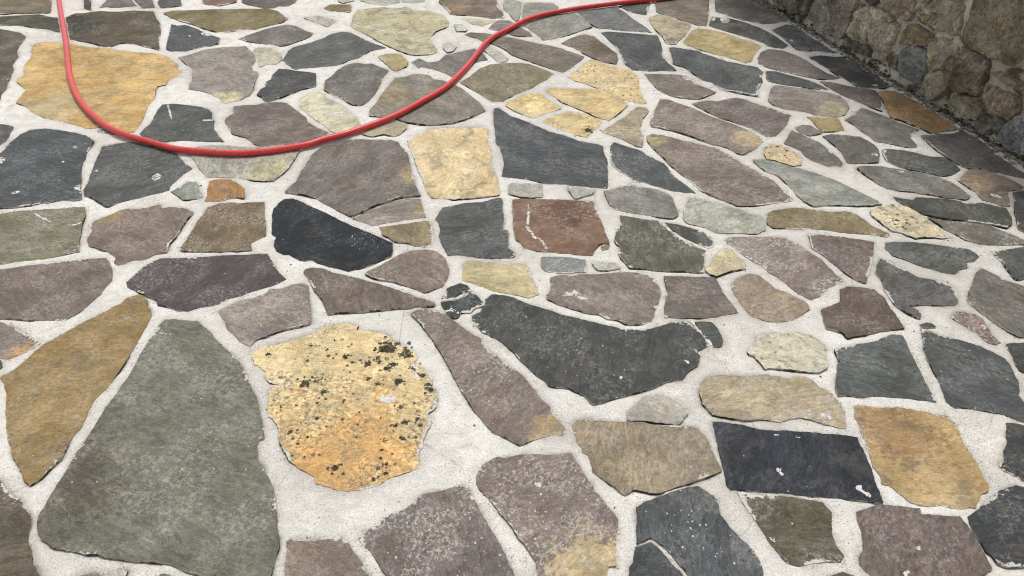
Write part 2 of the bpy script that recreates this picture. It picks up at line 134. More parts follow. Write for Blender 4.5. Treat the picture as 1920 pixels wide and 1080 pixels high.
('m',(119, 103, 89),0.3,0,None,0,None,'248 3566 300 3637 372 3692 424 3655 456 3566 478 3515 515 3431 514 3366 499 3311 459 3331 411 3366 382 3398 347 3447 299 3523'),
('m',(123, 113, 101),0.3,0,None,0,None,'-244 3683 -221 3714 -138 3705 -62 3670 0 3641 68 3602 147 3558 220 3523 276 3472 325 3423 350 3398 319 3334 276 3257 236 3211 182 3257 115 3318 52 3374 0 3423 -26 3481 -80 3549 -121 3575 -163 3619 -212 3659'),
('m',(128, 120, 118),0.3,0,None,0,None,'-126 3766 -93 3863 -65 3893 -14 3883 42 3785 90 3719 106 3659 41 3664 0 3683 -49 3719 -91 3744'),
('p',(195, 195, 190),0.3,0,None,0,None,'-311 3824 -269 3834 -234 3757 -243 3729 -288 3732'),
('p',(190, 190, 186),0.3,0,None,0,None,'-348 3549 -323 3580 -276 3515 -289 3464 -317 3447 -341 3498'),
('p',(190, 190, 186),0.3,0,None,0,None,'-138 3481 -113 3532 -59 3464 -19 3382 -26 3342 -70 3337 -97 3398 -125 3456'),
('p',(195, 185, 155),0.3,0,None,0,None,'-263 3919 -158 3907 -86 3883 -114 3843 -155 3805 -205 3824 -235 3863'),
('p',(185, 175, 165),0.3,0.4,None,0,None,'-1129 3923 -1061 3959 -963 3903 -941 3863 -978 3795 -1046 3853'),
('m',(115, 108, 106),0.3,0,None,0,None,'-481 3326 -451 3374 -401 3326 -352 3342 -325 3414 -275 3447 -185 3498 -144 3439 -116 3358 -147 3342 -178 3318 -241 3182 -276 3164 -310 3204 -370 3249 -429 3280 -439 3257'),
('y',(168, 150, 98),0.3,0,None,0,None,'-654 3406 -626 3431 -545 3434 -523 3382 -498 3334 -499 3287 -541 3219 -571 3257 -613 3334'),
('m',(112, 108, 106),0.3,0,None,0,None,'-819 3241 -786 3303 -746 3326 -697 3303 -667 3311 -616 3264 -577 3234 -594 3152 -603 3039 -611 2971 -626 2919 -646 2880 -689 2883 -738 2932 -785 2965 -840 3032 -855 3124 -836 3167'),
('s',(84, 86, 82),0.3,0,None,0,None,'-1109 3366 -1107 3481 -1091 3523 -1022 3575 -956 3646 -937 3692 -888 3725 -845 3719 -795 3664 -721 3584 -668 3540 -630 3511 -660 3489 -697 3472 -724 3431 -748 3382 -788 3350 -835 3295 -896 3280 -968 3264 -1022 3254 -1067 3311'),
('s',(66, 68, 68),0.3,0,None,0,None,'-1098 3257 -1066 3254 -1011 3234 -946 3219 -911 3204 -883 3067 -920 3046 -960 3012 -1007 2958 -1071 2912 -1100 2958 -1126 2978 -1124 3025 -1109 3060 -1119 3109 -1105 3138 -1110 3182'),
('m',(129, 121, 113),0.3,0,(-0.565, 2.985, 0.121, (150, 135, 95)),0,None,'-539 3152 -486 3167 -464 3196 -421 3199 -382 3182 -360 3138 -316 3124 -266 3088 -214 3025 -176 2958 -138 2893 -114 2823 -157 2780 -199 2738 -258 2709 -323 2697 -379 2703 -436 2721 -478 2750 -514 2771 -559 2773 -602 2780 -607 2830 -591 2880 -579 2958 -569 3012 -554 3081'),
('y',(182, 172, 142),0.3,0,None,0,None,'-608 2623 -587 2663 -533 2709 -482 2737 -434 2709 -428 2674 -451 2617 -470 2598 -516 2617 -556 2598 -590 2612'),
('p',(200, 195, 165),0.3,0.25,None,0,None,'-925 2932 -898 2998 -854 3012 -805 2945 -763 2906 -703 2830 -646 2756 -620 2697 -640 2657 -687 2617 -722 2629 -779 2697 -829 2756 -890 2830 -922 2893'),
('m',(130, 122, 98),0.3,0,None,0,None,'-237 3109 -197 3167 -151 3257 -101 3303 -32 3318 0 3322 38 3322 82 3306 126 3272 162 3234 193 3196 146 3124 90 3053 35 2998 0 2965 -23 2945 -46 2912 -98 2912 -135 2971 -179 3039'),
('y',(222, 196, 142),0.3,0.8,None,0,'cream stone speckled with small black lichen dots','264 3167 299 3226 342 3303 379 3358 410 3350 468 3295 539 3249 577 3204 582 3152 575 3053 576 2958 585 2893 551 2880 499 2925 448 2985 388 3039 338 3088 275 3138'),
('y',(212, 185, 125),0.3,0.25,None,0,None,'149 3025 179 3046 239 3039 311 3046 381 3032 425 2998 474 2958 499 2874 471 2830 437 2780 404 2733 357 2768 316 2811 258 2867 214 2912 176 2971'),
('y',(215, 190, 130),0.3,0.25,None,0,None,'-23 2893 35 2958 71 2985 118 2992 157 2932 190 2886 212 2848 164 2811 89 2756 45 2793 0 2836 -26 2867'),
('y',(215, 190, 130),0.3,0.3,(0.309, 2.651, 0.029, (60, 52, 42)),0,None,'127 2727 168 2774 214 2811 260 2820 315 2793 356 2750 375 2715 349 2674 311 2617 291 2593 252 2617 206 2657 164 2691'),
('m',(165, 150, 125),0.3,0,None,0,None,'361 2634 417 2697 475 2768 537 2861 571 2855 582 2817 546 2756 523 2674 526 2595 518 2541 509 2514 487 2522 473 2536 435 2573 396 2606'),
('m',(122, 112, 108),0.45,0,None,0,None,'614 3204 669 3199 730 3196 790 3185 824 3138 838 3081 873 3046 906 3005 870 2978 836 2951 809 2934 759 2948 697 2961 668 2998 647 3053 627 3124'),
('m',(139, 125, 119),0.5,0,(0.945, 2.573, 0.063, (185, 165, 130)),0,None,'645 2932 681 2934 714 2893 765 2855 815 2793 866 2744 921 2697 967 2640 998 2595 997 2552 966 2514 932 2483 894 2452 870 2462 844 2504 807 2525 762 2562 698 2617 639 2651 569 2686 575 2733 597 2805 621 2867'),
('m',(118, 106, 106),0.5,0,None,0,None,'780 2893 836 2925 893 2919 943 2938 982 2951 1013 2938 1054 2893 1096 2855 1132 2823 1171 2780 1142 2721 1100 2651 1059 2601 1025 2595 1016 2601 978 2663 935 2709 871 2768 818 2836'),
('m',(142, 130, 130),0.5,0,(1.365, 2.842, 0.086, (180, 168, 130)),0,None,'1158 3039 1191 3074 1241 3060 1325 3039 1385 3005 1438 2971 1453 2912 1444 2855 1404 2793 1353 2756 1297 2774 1251 2805 1177 2842 1127 2886 1115 2925'),
('y',(165, 145, 90),0.3,0,None,0,None,'1234 2768 1262 2768 1308 2756 1362 2750 1358 2691 1350 2646 1308 2642 1259 2640 1250 2697'),
('m',(115, 112, 112),0.3,0,None,0,None,'1085 2562 1138 2654 1162 2623 1192 2584 1221 2541 1236 2478 1250 2427 1251 2387 1237 2362 1216 2372 1192 2362 1170 2387 1143 2412 1124 2442 1124 2483 1106 2509 1073 2541'),
('m',(125, 122, 120),0.3,0,None,0,None,'1158 2674 1195 2697 1226 2691 1255 2629 1197 2600 1168 2626'),
('m',(110, 106, 106),0.3,0,None,0,None,'1248 2601 1289 2617 1351 2612 1399 2595 1429 2536 1431 2499 1421 2457 1391 2397 1343 2392 1273 2392 1273 2437 1276 2488 1270 2530'),
('m',(115, 112, 112),0.3,0,None,0,None,'1387 2744 1434 2780 1493 2848 1520 2830 1563 2780 1608 2715 1658 2657 1611 2617 1592 2584 1594 2541 1590 2520 1571 2511 1546 2514 1511 2530 1451 2552 1428 2617 1415 2697'),
('y',(152, 121, 75),0.3,0,None,0,'golden brown slab lying along the foot of the wall','1627 3012 1664 3023 1710 3019 1744 2932 1780 2867 1798 2780 1815 2721 1820 2668 1756 2640 1699 2623 1671 2668 1624 2727 1588 2774 1603 2855 1617 2932'),
('m',(112, 104, 106),0.3,0,None,0,None,'1404 3116 1455 3106 1514 3067 1578 3046 1621 3019 1606 2919 1574 2823 1541 2855 1495 2919 1452 2978 1426 3039'),
('s',(76, 74, 74),0.3,0,None,0,None,'1444 3398 1507 3414 1567 3398 1641 3406 1667 3318 1686 3204 1704 3124 1711 3081 1673 3046 1622 3053 1562 3067 1534 3124 1510 3196 1478 3287'),
('s',(95, 94, 94),0.5,0,None,0,None,'1359 3747 1404 3785 1458 3824 1499 3795 1524 3673 1557 3566 1575 3481 1598 3451 1554 3456 1512 3489 1454 3472 1413 3489 1396 3566 1381 3655'),
('m',(108, 104, 102),0.3,0,None,0,None,'1644 2606 1692 2617 1775 2623 1829 2646 1858 2595 1868 2530 1873 2499 1877 2427 1888 2362 1903 2319 1931 2282 1918 2259 1865 2291 1811 2319 1757 2350 1710 2356 1685 2387 1670 2442 1655 2488 1647 2530'),
('s',(88, 90, 88),0.4,0,None,0,None,'1439 2488 1467 2499 1515 2490 1560 2473 1608 2442 1661 2435 1675 2387 1680 2348 1641 2314 1597 2296 1552 2314 1495 2343 1449 2377 1430 2407 1427 2437'),
('m',(122, 120, 118),0.3,0,None,0,None,'1294 2353 1329 2365 1388 2362 1453 2338 1521 2324 1576 2291 1608 2245 1618 2205 1627 2161 1601 2139 1553 2148 1497 2170 1438 2187 1384 2196 1347 2209 1332 2245 1312 2282'),
('m',(136, 122, 112),0.3,0,(1.694, 2.263, 0.079, (165, 140, 112)),0,None,'1633 2268 1671 2305 1709 2344 1749 2344 1790 2317 1822 2284 1838 2250 1850 2222 1828 2204 1791 2198 1773 2191 1749 2131 1733 2097 1709 2096 1684 2118 1655 2135 1659 2191'),
('s',(80, 80, 78),0.3,0,None,0,None,'1789 2185 1824 2197 1888 2206 1739 1939 1702 1950 1688 1962 1711 2016 1743 2089'),
('s',(78, 80, 74),0.3,0,None,0,None,'1352 2157 1382 2144 1411 2135 1428 2152 1482 2148 1537 2144 1588 2122 1644 2122 1680 2101 1713 2085 1703 2032 1686 1993 1655 1966 1620 1985 1565 2000 1500 2016 1452 2028 1415 2048 1392 2081 1364 2122'),
('m',(152, 156, 152),0.3,0,None,0,None,'919 2412 951 2415 974 2409 1001 2397 1043 2367 1104 2338 1152 2300 1201 2245 1239 2191 1271 2148 1293 2110 1252 2099 1169 2101 1106 2106 1048 2099 1025 2131 1012 2165 1000 2236 984 2300 951 2324 932 2362'),
('m',(140, 125, 88),0.3,0,None,0,None,'876 2048 901 2073 960 2085 980 2089 1037 2081 1090 2073 1168 2073 1190 2032 1208 1985 1232 1954 1250 1939 1233 1917 1188 1932 1111 1939 1029 1958 941 1960 873 1969 861 1993 865 2024'),
('y',(223, 206, 166),0.3,0.6,None,0,None,'1234 2064 1267 2089 1329 2106 1375 2093 1393 2060 1409 2024 1420 1977 1438 1939 1448 1913 1407 1909 1378 1913 1357 1917 1324 1909 1295 1935 1263 1954 1249 1985 1240 2020 1229 2040'),
('y',(216, 192, 147),0.3,0.7,None,0,None,'975 2467 991 2509 1019 2536 1056 2536 1081 2514 1103 2473 1114 2427 1094 2377 1060 2372 1030 2392 996 2415 973 2422'),
('m',(120, 118, 114),0.5,0,None,0,None,'1415 2028 1445 2015 1494 2002 1557 1993 1606 1976 1641 1939 1674 1898 1689 1880 1660 1873 1606 1874 1511 1873 1480 1898 1460 1939 1437 1985'),
('s',(84, 86, 84),0.3,0,None,0,None,'1538 1841 1584 1848 1654 1862 1698 1866 1675 1696 1567 1703 1537 1696 1541 1742 1541 1782 1534 1809'),
('s',(92, 94, 90),0.4,0,None,0,None,'1213 1884 1250 1889 1310 1887 1368 1873 1426 1858 1468 1848 1481 1830 1483 1809 1456 1789 1428 1782 1419 1755 1386 1738 1361 1719 1326 1732 1304 1748 1271 1768 1241 1795 1212 1816 1200 1851'),
('m',(112, 98, 98),0.3,0,None,0,None,'976 1930 1019 1928 1070 1920 1121 1906 1180 1889 1164 1851 1131 1782 1104 1728 1074 1680 1049 1696 1034 1722 1015 1762 996 1816 967 1858 976 1902'),
('m',(140, 126, 124),0.9,0,None,0,None,'699 1909 744 1917 797 1917 831 1914 857 1913 895 1909 928 1873 953 1830 974 1802 986 1762 997 1722 1008 1690 974 1668 950 1655 913 1615 880 1600 869 1615 846 1643 815 1703 791 1735 782 1762 756 1789 724 1830 708 1873 697 1880'),
('s',(96, 94, 90),0.3,0,None,0,None,'1141 1765 1166 1802 1185 1792 1212 1755 1246 1709 1306 1690 1334 1661 1332 1640 1320 1615 1313 1588 1292 1574 1261 1574 1219 1584 1174 1579 1160 1574 1180 1556 1180 1539 1170 1519 1152 1536 1135 1559 1120 1579 1117 1621 1117 1652 1126 1664 1130 1696 1127 1735'),
('m',(112, 108, 106),0.3,0,None,0,None,'1431 1728 1463 1752 1485 1722 1509 1690 1546 1664 1649 1652 1527 1440 1412 1442 1387 1472 1373 1502 1354 1542 1342 1579 1342 1600 1375 1652 1387 1664'),
('m',(130, 110, 108),0.6,0,None,0,None,'1261 1522 1285 1550 1309 1550 1338 1539 1349 1516 1344 1483 1342 1450 1350 1421 1335 1413 1315 1419 1306 1445 1293 1472 1277 1499'),
('m',(113, 97, 95),0.3,0,None,0,None,'985 1652 1013 1664 1053 1661 1089 1652 1094 1633 1104 1609 1103 1568 1106 1527 1109 1480 1065 1472 1007 1458 962 1448 935 1440 927 1464 908 1475 888 1480 892 1510 901 1562 945 1582 967 1594 983 1646'),
('m',(157, 137, 119),0.5,0,None,0,None,'667 1677 694 1709 731 1725 758 1719 778 1687 793 1652 824 1637 848 1609 868 1585 868 1562 837 1536 800 1513 760 1506 730 1508 717 1516 693 1527 677 1556 666 1609 659 1646'),
('s',(88, 94, 92),0.3,0,None,0,None,'881 1395 906 1403 929 1408 963 1421 1011 1429 1031 1442 1067 1458 1091 1453 1092 1429 1085 1377 1083 1323 1080 1275 1078 1234 1076 1205 1055 1212 1024 1218 992 1223 966 1225 939 1227 897 1223 865 1230 835 1232 837 1257 853 1299 870 1338 879 1347 880 1372'),
('s',(82, 86, 86),0.3,0,None,0,None,'1153 1481 1171 1475 1199 1453 1242 1434 1288 1408 1311 1382 1330 1362 1332 1333 1324 1304 1322 1280 1309 1248 1294 1230 1298 1207 1409 1185 1397 1131 1254 1143 1222 1168 1182 1181 1145 1188 1111 1188 1100 1207 1106 1239 1115 1285 1118 1323 1121 1362 1131 1408 1145 1445'),
('s',(74, 76, 74),0.3,0,None,0,None,'1357 1419 1386 1421 1478 1421 1410 1304 1353 1308 1346 1318 1354 1367'),
('s',(90, 90, 88),0.3,0,None,-0.001,None,'1159 1498 1184 1505 1198 1502 1201 1487 1179 1484 1162 1489'),
('s',(76, 80, 84),0.3,0,None,0,None,'-77 2842 -57 2845 -34 2817 0 2771 22 2756 82 2709 151 2640 214 2606 265 2562 336 2536 356 2520 356 2467 364 2417 357 2329 346 2214 308 2218 241 2231 184 2240 126 2250 73 2268 29 2277 0 2286 -39 2293 -30 2377 -36 2447 -52 2520 -63 2536 -71 2663 -78 2756'),
('s',(80, 84, 86),0.4,0,None,0,None,'388 2525 406 2552 445 2520 493 2488 533 2442 549 2412 575 2387 594 2319 610 2272 636 2227 656 2181 619 2187 573 2196 520 2227 485 2250 447 2259 428 2296 394 2343 372 2397 379 2467'),
('m',(132, 118, 114),0.5,0,(0.57, 2.552, 0.063, (190, 170, 120)),0,None,'539 2595 564 2617 605 2606 668 2568 736 2536 811 2499 849 2437 875 2377 909 2353 934 2296 956 2268 971 2218 995 2148 988 2133 943 2122 894 2114 883 2107 835 2101 784 2101 766 2122 734 2148 702 2174 673 2196 654 2245 622 2310 599 2377 578 2437 545 2525 536 2552'),
('m',(130, 128, 128),0.45,0,None,0,None,'329 2196 364 2209 425 2238 462 2227 518 2209 560 2174 569 2148 569 2089 571 2048 550 2023 508 2030 456 2046 403 2056 359 2073 343 2097 336 2139'),
('m',(165, 168, 160),0.3,0,None,0,None,'627 2152 667 2139 727 2114 779 2081 814 2052 851 2040 857 2008 844 1954 811 1935 749 1935 679 1938 641 1969 597 1993 582 2012 593 2073 610 2114'),
('p',(178, 178, 168),0.3,0,None,0,None,'-12 2236 0 2245 58 2243 111 2240 109 2152 71 2150 28 2157 0 2170 -14 2178'),
('p',(175, 175, 170),0.3,0,None,0,None,'200 2222 240 2216 296 2196 285 2174 226 2144 213 2165 205 2191'),
('y',(134, 104, 84),0.3,0.12,(0.193, 2.064, 0.085, (104, 76, 58)),0,'reddish brown squarish stone with a pale seam down its left side','2 2139 28 2144 94 2141 169 2139 234 2131 283 2127 294 2073 302 2008 312 1932 318 1884 303 1884 281 1876 265 1844 256 1816 212 1820 153 1827 85 1841 43 1855 30 1884 15 1902 4 1969 2 2064'),
('m',(150, 135, 95),0.3,0,None,0,None,'288 1868 318 1876 312 1855 291 1846'),
('s',(92, 92, 78),0.5,0,None,0,None,'369 2040 408 2028 452 2016 493 2007 506 1989 520 1950 556 1903 584 1867 622 1844 610 1816 600 1768 593 1732 548 1735 495 1738 447 1745 406 1752 365 1754 355 1775 342 1802 340 1823 349 1866 337 1880 333 1902 352 1969 366 1993'),
('s',(84, 86, 80),0.3,0,None,0,None,'516 1999 556 1989 597 1969 636 1944 656 1915 661 1884 649 1862 631 1854 606 1873 570 1909 534 1956'),
('s',(125, 126, 122),0.6,0,None,0,None,'93 1806 135 1809 190 1804 233 1792 231 1732 185 1725 140 1725 103 1735 92 1755'),
('p',(190, 190, 182),0.3,0,None,0,None,'251 1778 293 1782 326 1778 338 1752 297 1742 265 1745'),
('y',(202, 187, 147),0.3,0.2,None,0,None,'628 1782 655 1830 683 1858 703 1851 720 1816 729 1782 727 1748 686 1742 653 1725 626 1712 611 1722 600 1745 615 1758'),
('m',(129, 117, 115),0.3,0,None,0,None,'118 1709 164 1719 230 1722 296 1725 354 1732 395 1732 427 1725 435 1696 445 1658 446 1640 437 1603 418 1556 399 1508 363 1495 322 1497 308 1512 275 1519 254 1539 216 1547 171 1565 133 1585 103 1609 103 1627 113 1664 116 1690'),
('m',(117, 107, 105),0.3,0,None,0,None,'466 1712 511 1712 572 1709 621 1709 626 1677 631 1655 632 1633 643 1591 655 1545 623 1539 590 1530 543 1523 489 1521 438 1525 447 1579 464 1640 465 1664'),
]
WALL_FOOT = (1.4903, 4.0738); WALL_DIR = (0.27445, -0.96160)
WALL_STONES = [   # tone, bulge, moss, label, outline on the wall face (along, up) in mm
((96, 86, 60),0.02,0.5,'large flat olive brown block in the stone wall','1233 463 1468 545 1605 308 1553 292 1479 288 1388 283 1292 278 1255 286 1255 345 1250 407'),
((112, 103, 78),0.012,0.15,None,'999 315 1023 353 1041 378 1092 400 1149 405 1189 400 1200 353 1219 292 1159 290 1076 285 1014 294'),
((118, 105, 86),0.03,0.4,None,'730 299 928 362 953 330 952 284 923 257 855 269 791 271'),
((98, 90, 80),0.045,0.3,None,'277 96 314 169 567 254 600 228 592 162 592 97 565 41 469 33 354 33 278 41'),
((76, 70, 54),0.04,0.7,None,'-78 53 270 162 266 93 251 46 145 31 -5 11'),
((132, 124, 100),0.03,0.3,None,'616 195 726 250 819 251 846 226 768 168 744 142 751 85 666 72 604 82'),
((130, 116, 98),0.035,0.25,None,'756 153 818 200 862 221 895 209 895 157 896 102 888 62 827 50 780 96'),
((104, 88, 60),0.03,0.4,None,'927 199 963 248 1033 258 1088 247 1091 210 1022 184 954 164'),
((91, 92, 93),0.05,0.1,'blue grey rounded stone at the foot of the wall','988 150 1031 182 1089 183 1125 162 1137 108 1119 48 1053 42 997 56 992 109'),
((66, 62, 46),0.03,0.8,None,'594 26 658 69 750 78 806 45 834 37 777 33 690 25'),
((74, 68, 52),0.03,0.7,None,'913 78 966 124 973 102 983 56 925 45'),
((84, 76, 58),0.045,0.5,None,'1233 211 1285 265 1365 274 1405 252 1424 195 1421 137 1342 108 1267 113 1222 131 1204 171'),
((100, 86, 64),0.03,0.3,None,'1427 226 1480 251 1567 246 1636 255 1643 242 1579 224 1505 219'),
((104, 90, 68),0.04,0.3,None,'1470 137 1472 182 1533 193 1604 182 1618 145 1585 101 1520 98 1480 113'),
((90, 93, 93),0.055,0.2,'dark grey rough stone bulging low out of the wall','1573 26 1603 93 1637 146 1675 188 1756 49 1678 18 1605 19'),
((104, 97, 75),0.045,0.4,None,'1157 25 1164 104 1200 143 1261 101 1250 49 1217 21'),
((98, 88, 66),0.035,0.4,None,'1293 50 1348 96 1423 121 1468 78 1466 43 1391 18 1330 19'),
((68, 67, 54),0.03,0.6,None,'1478 72 1537 92 1591 90 1576 45 1539 14 1482 21'),
((128, 120, 96),0.02,0.3,None,'1099 234 1155 254 1225 253 1266 219 1220 206 1200 157 1164 119 1132 165 1104 195'),
]
HOSE = '-2713 4452 -2627 4284 -2555 4148 -2464 3976 -2356 3777 -2266 3611 -2193 3472 -2118 3325 -2040 3172 -1964 3043 -1885 2922 -1804 2820 -1716 2723 -1642 2653 -1564 2597 -1497 2561 -1401 2518 -1307 2472 -1197 2452 -1091 2439 -991 2445 -885 2473 -790 2510 -746 2547 -674 2586 -603 2642 -531 2705 -458 2783 -384 2890 -306 3002 -255 3121 -201 3278 -168 3405 -133 3532 -82 3638 -14 3724 71 3851 181 3939 292 3997 413 4050 559 4100 675 4137 832 4181 994 4238'
SPLASHES = ['611 1004 622 1013 628 1008 620 998 614 996',
'618 995 623 996 625 988 620 987',
'778 959 791 964 796 959 791 951 796 946 808 941 806 931 797 932 790 941 784 946 778 950',
'685 1100 697 1102 698 1094 688 1095',
'637 1107 651 1107 649 1103 638 1104',
'852 810 862 812 862 803 854 801',
'549 832 558 833 562 821 557 817 549 823',
'804 754 816 757 816 744 802 737',
'147 1621 172 1646 180 1652 199 1640 213 1615 230 1606 226 1594 204 1600 186 1621 158 1615',
'280 1294 291 1297 287 1285 282 1282',
'462 1355 478 1345 474 1341 464 1346',
'36 1530 44 1536 48 1525 40 1522',
'-336 1221 -321 1236 -300 1230 -296 1212 -303 1199 -324 1207 -345 1212',
'-269 1340 -257 1342 -249 1323 -244 1289 -254 1282 -263 1304',
'-1969 2427 -1961 2432 -1935 2427 -1930 2402 -1934 2382',
'-1724 2514 -1708 2520 -1698 2504 -1711 2499',
'-1717 2407 -1699 2402 -1696 2389 -1709 2395',
'-1330 2291 -1319 2314 -1298 2310 -1292 2282 -1300 2263 -1316 2268',
'-1579 2214 -1566 2218 -1549 2205 -1561 2196',
'-1793 2184 -1766 2196 -1757 2183 -1778 2174',
'-1559 2332 -1545 2338 -1544 2319',
'1126 3923 1173 3909 1168 3873 1136 3839 1120 3863',
'1086 3939 1106 3933 1088 3883 1063 3863',
'785 3174 804 3160 824 3135 818 3121 789 3142',
'1412 3619 1433 3610 1423 3587 1409 3598',
'1628 3084 1651 3081 1649 3067 1628 3067',
'1229 2488 1250 2488 1244 2462 1229 2465',
'1439 2483 1465 2493 1444 2467 1430 2455',
'1431 2333 1458 2327 1456 2315 1435 2319',
'1700 2178 1722 2174 1734 2152 1724 2146 1704 2159',
'1385 2462 1413 2460 1407 2442 1389 2445',
'771 1170 789 1175 794 1160 784 1141 770 1137 765 1151',
'1332 1497 1344 1491 1340 1475 1327 1471',
'731 1180 748 1183 753 1166 735 1161',
'-1617 3705 -1573 3699 -1538 3670 -1559 3655 -1590 3666',
'-1668 3664 -1653 3670 -1647 3643',
'289 893 299 897 297 890 289 887',
'50 967 64 969 65 959 79 957 60 953',
'55 2114 59 2114 59 2016 53 1969 72 1939 74 1918 101 1903 115 1858 110 1848 96 1892 68 1911 65 1932 47 1962 51 2016',
'-1659 2068 -1544 1994 -1548 1990 -1656 2060',
'-1491 1986 -1468 1985 -1453 2004 -1448 1993 -1464 1977 -1484 1977',
'-1486 2878 -1480 2880 -1447 2817 -1414 2747 -1422 2744 -1455 2811',
'-993 1466 -966 1458 -944 1458 -959 1449 -989 1460',
'-1291 2741 -1251 2747 -1240 2731 -1277 2728',
'507 2004 515 1985 531 1948 566 1900 603 1864 631 1844 625 1839 597 1857 561 1893 525 1941 508 1977 500 2000',
'508 1512 514 1510 526 1477 540 1445 553 1409 547 1405 534 1442 520 1475',
'-212 1602 -185 1608 -161 1612 -149 1627 -128 1647 -123 1643 -143 1622 -157 1604 -173 1601 -210 1594',
'-193 1551 -180 1559 -177 1574 -174 1562 -162 1553 -152 1543 -158 1541 -176 1553 -191 1547']
LICHENS = [(-0.349,1.393,0.0347),(-0.336,1.403,0.0220),(-0.290,1.382,0.0218),(-0.278,1.372,0.0145),(-0.235,1.299,0.0141),(-0.209,1.248,0.0138),(-0.262,1.323,0.0124),(-0.333,1.323,0.0142),(-0.450,1.365,0.0126),(-0.385,1.340,0.0172),(-0.358,1.350,0.0079),(-0.317,1.338,0.0125),(-0.538,1.273,0.0157),(-0.504,1.280,0.0157),(-0.481,1.241,0.0137),(-0.376,1.285,0.0122),(-0.348,1.268,0.0087),(-0.297,1.275,0.0202),(-0.278,1.190,0.0108),(-0.234,1.153,0.0093),(-0.264,1.143,0.0092),(-0.286,1.133,0.0098),(-0.662,1.377,0.0087),(-0.582,1.192,0.0067),(-0.551,1.408,0.0066),(-0.504,1.392,0.0066),(-0.491,1.429,0.0059),(-0.427,1.345,0.0064),(-0.349,1.316,0.0050),(-0.475,1.376,0.0044),(-0.218,1.266,0.0104),(-0.386,1.166,0.0040),(-0.325,1.156,0.0046),(-0.379,1.134,0.0039),(-0.527,1.408,0.0037),(-0.449,1.403,0.0037),(-0.361,1.143,0.0033),(-0.240,1.118,0.0052),(-0.410,1.007,0.0149),(-0.308,1.086,0.0077),(-0.265,1.094,0.0103),(-0.309,1.059,0.0064),(-0.293,1.017,0.0081),(-0.292,0.993,0.0074),(-0.308,1.034,0.0063),(-0.376,1.096,0.0052),(-0.283,1.047,0.0044),(-0.543,1.106,0.0045),(-0.306,0.982,0.0043),(-0.453,1.043,0.0038),(-0.273,1.019,0.0037),(0.309,2.651,0.0245),(1.303,2.008,0.0118),(1.287,1.985,0.0063),(1.042,2.514,0.0084),(1.070,2.483,0.0083),(1.051,2.447,0.0062),(1.327,2.101,0.0065)]
CRUMBS = [(0.054,0.951,0.0726,150),(0.140,0.877,0.0525,60),(-0.196,0.890,0.0587,90),(-0.121,0.851,0.0576,70),(0.418,0.857,0.0520,60),(-0.098,1.304,0.0634,70),(-0.474,1.895,0.0279,45),(-0.699,1.185,0.1074,60),(0.873,1.802,0.0846,60),(0.181,1.382,0.0873,60),(-0.660,1.533,0.0616,40)]
SURVEYED = [(-3.085,4.384),(3.085,4.384),(1.053,0.720),(-1.053,0.720)]

# ------------------------------------------------------------------ helpers
rng = random.Random(7)
def lin(c):
    c = c / 255.0
    return c / 12.92 if c <= 0.04045 else ((c + 0.055) / 1.055) ** 2.4
KALB = 0.92
KIND_K = {'s': 1.28, 'm': 1.12, 'y': 1.06, 'p': 1.04}      # brings the noted tones to daylight albedo
def tone(c, k=KALB):
    v = [lin(x) * k for x in c]; m = 0.3 * v[0] + 0.6 * v[1] + 0.1 * v[2]
    return tuple(x * 0.81 + m * 0.19 for x in v)

def _hash(ix, iy, seed):
    h = (ix.astype(np.int64) * 374761393 + iy.astype(np.int64) * 668265263 + seed * 974634777) & 0xffffffff
    h = ((h ^ (h >> 13)) * 1274126177) & 0xffffffff
    h = ((h ^ (h >> 16)) * 2246822519) & 0xffffffff
    return ((h ^ (h >> 15)) & 0xffff) / 32767.5 - 1.0
def vnoise(x, y, seed=0):
    ix = np.floor(x); iy = np.floor(y); fx = x - ix; fy = y - iy
    fx = fx * fx * (3 - 2 * fx); fy = fy * fy * (3 - 2 * fy)
    a = _hash(ix, iy, seed); b = _hash(ix + 1, iy, seed); c = _hash(ix, iy + 1, seed); d = _hash(ix + 1, iy + 1, seed)
    return (a * (1 - fx) + b * fx) * (1 - fy) + (c * (1 - fx) + d * fx) * fy
def fbm(x, y, seed=0, octs=4, gain=0.5):
    s = 0; amp = 1.0; tot = 0
    for o in range(octs):
        s = s + amp * vnoise(x * 2 ** o + 13.7 * o, y * 2 ** o - 7.1 * o, seed + o); tot += amp; amp *= gain
    return s / tot * 1.6

def pts_of(s):
    v = [int(q) / 1000.0 for q in s.split()]
    return np.array(v).reshape(-1, 2)
def ccw(P):
    a = np.sum(P[:, 0] * np.roll(P[:, 1], -1) - P[:, 1] * np.roll(P[:, 0], -1))
    return P if a > 0 else P[::-1]
def densify(P, step, amp, freq, seed):
    """walk the outline, add points every step metres and roughen it along its normal"""
    out = []; nrm = []; n = len(P)
    for i in range(n):
        a = P[i]; b = P[(i + 1) % n]; e = b - a; L = math.hypot(e[0], e[1])
        if L < 1e-6: continue
        m = max(1, int(round(L / step))); k = np.arange(m)[:, None] / m
        out.append(a + e * k); nrm.append(np.repeat(np.array([[e[1] / L, -e[0] / L]]), m, 0))
    out = np.concatenate(out)
    if amp == 0: return out
    nrm = np.concatenate(nrm)
    j = fbm(out[:, 0] * freq, out[:, 1] * freq, seed, 5, 0.68)
    return out + nrm * (amp * j)[:, None]
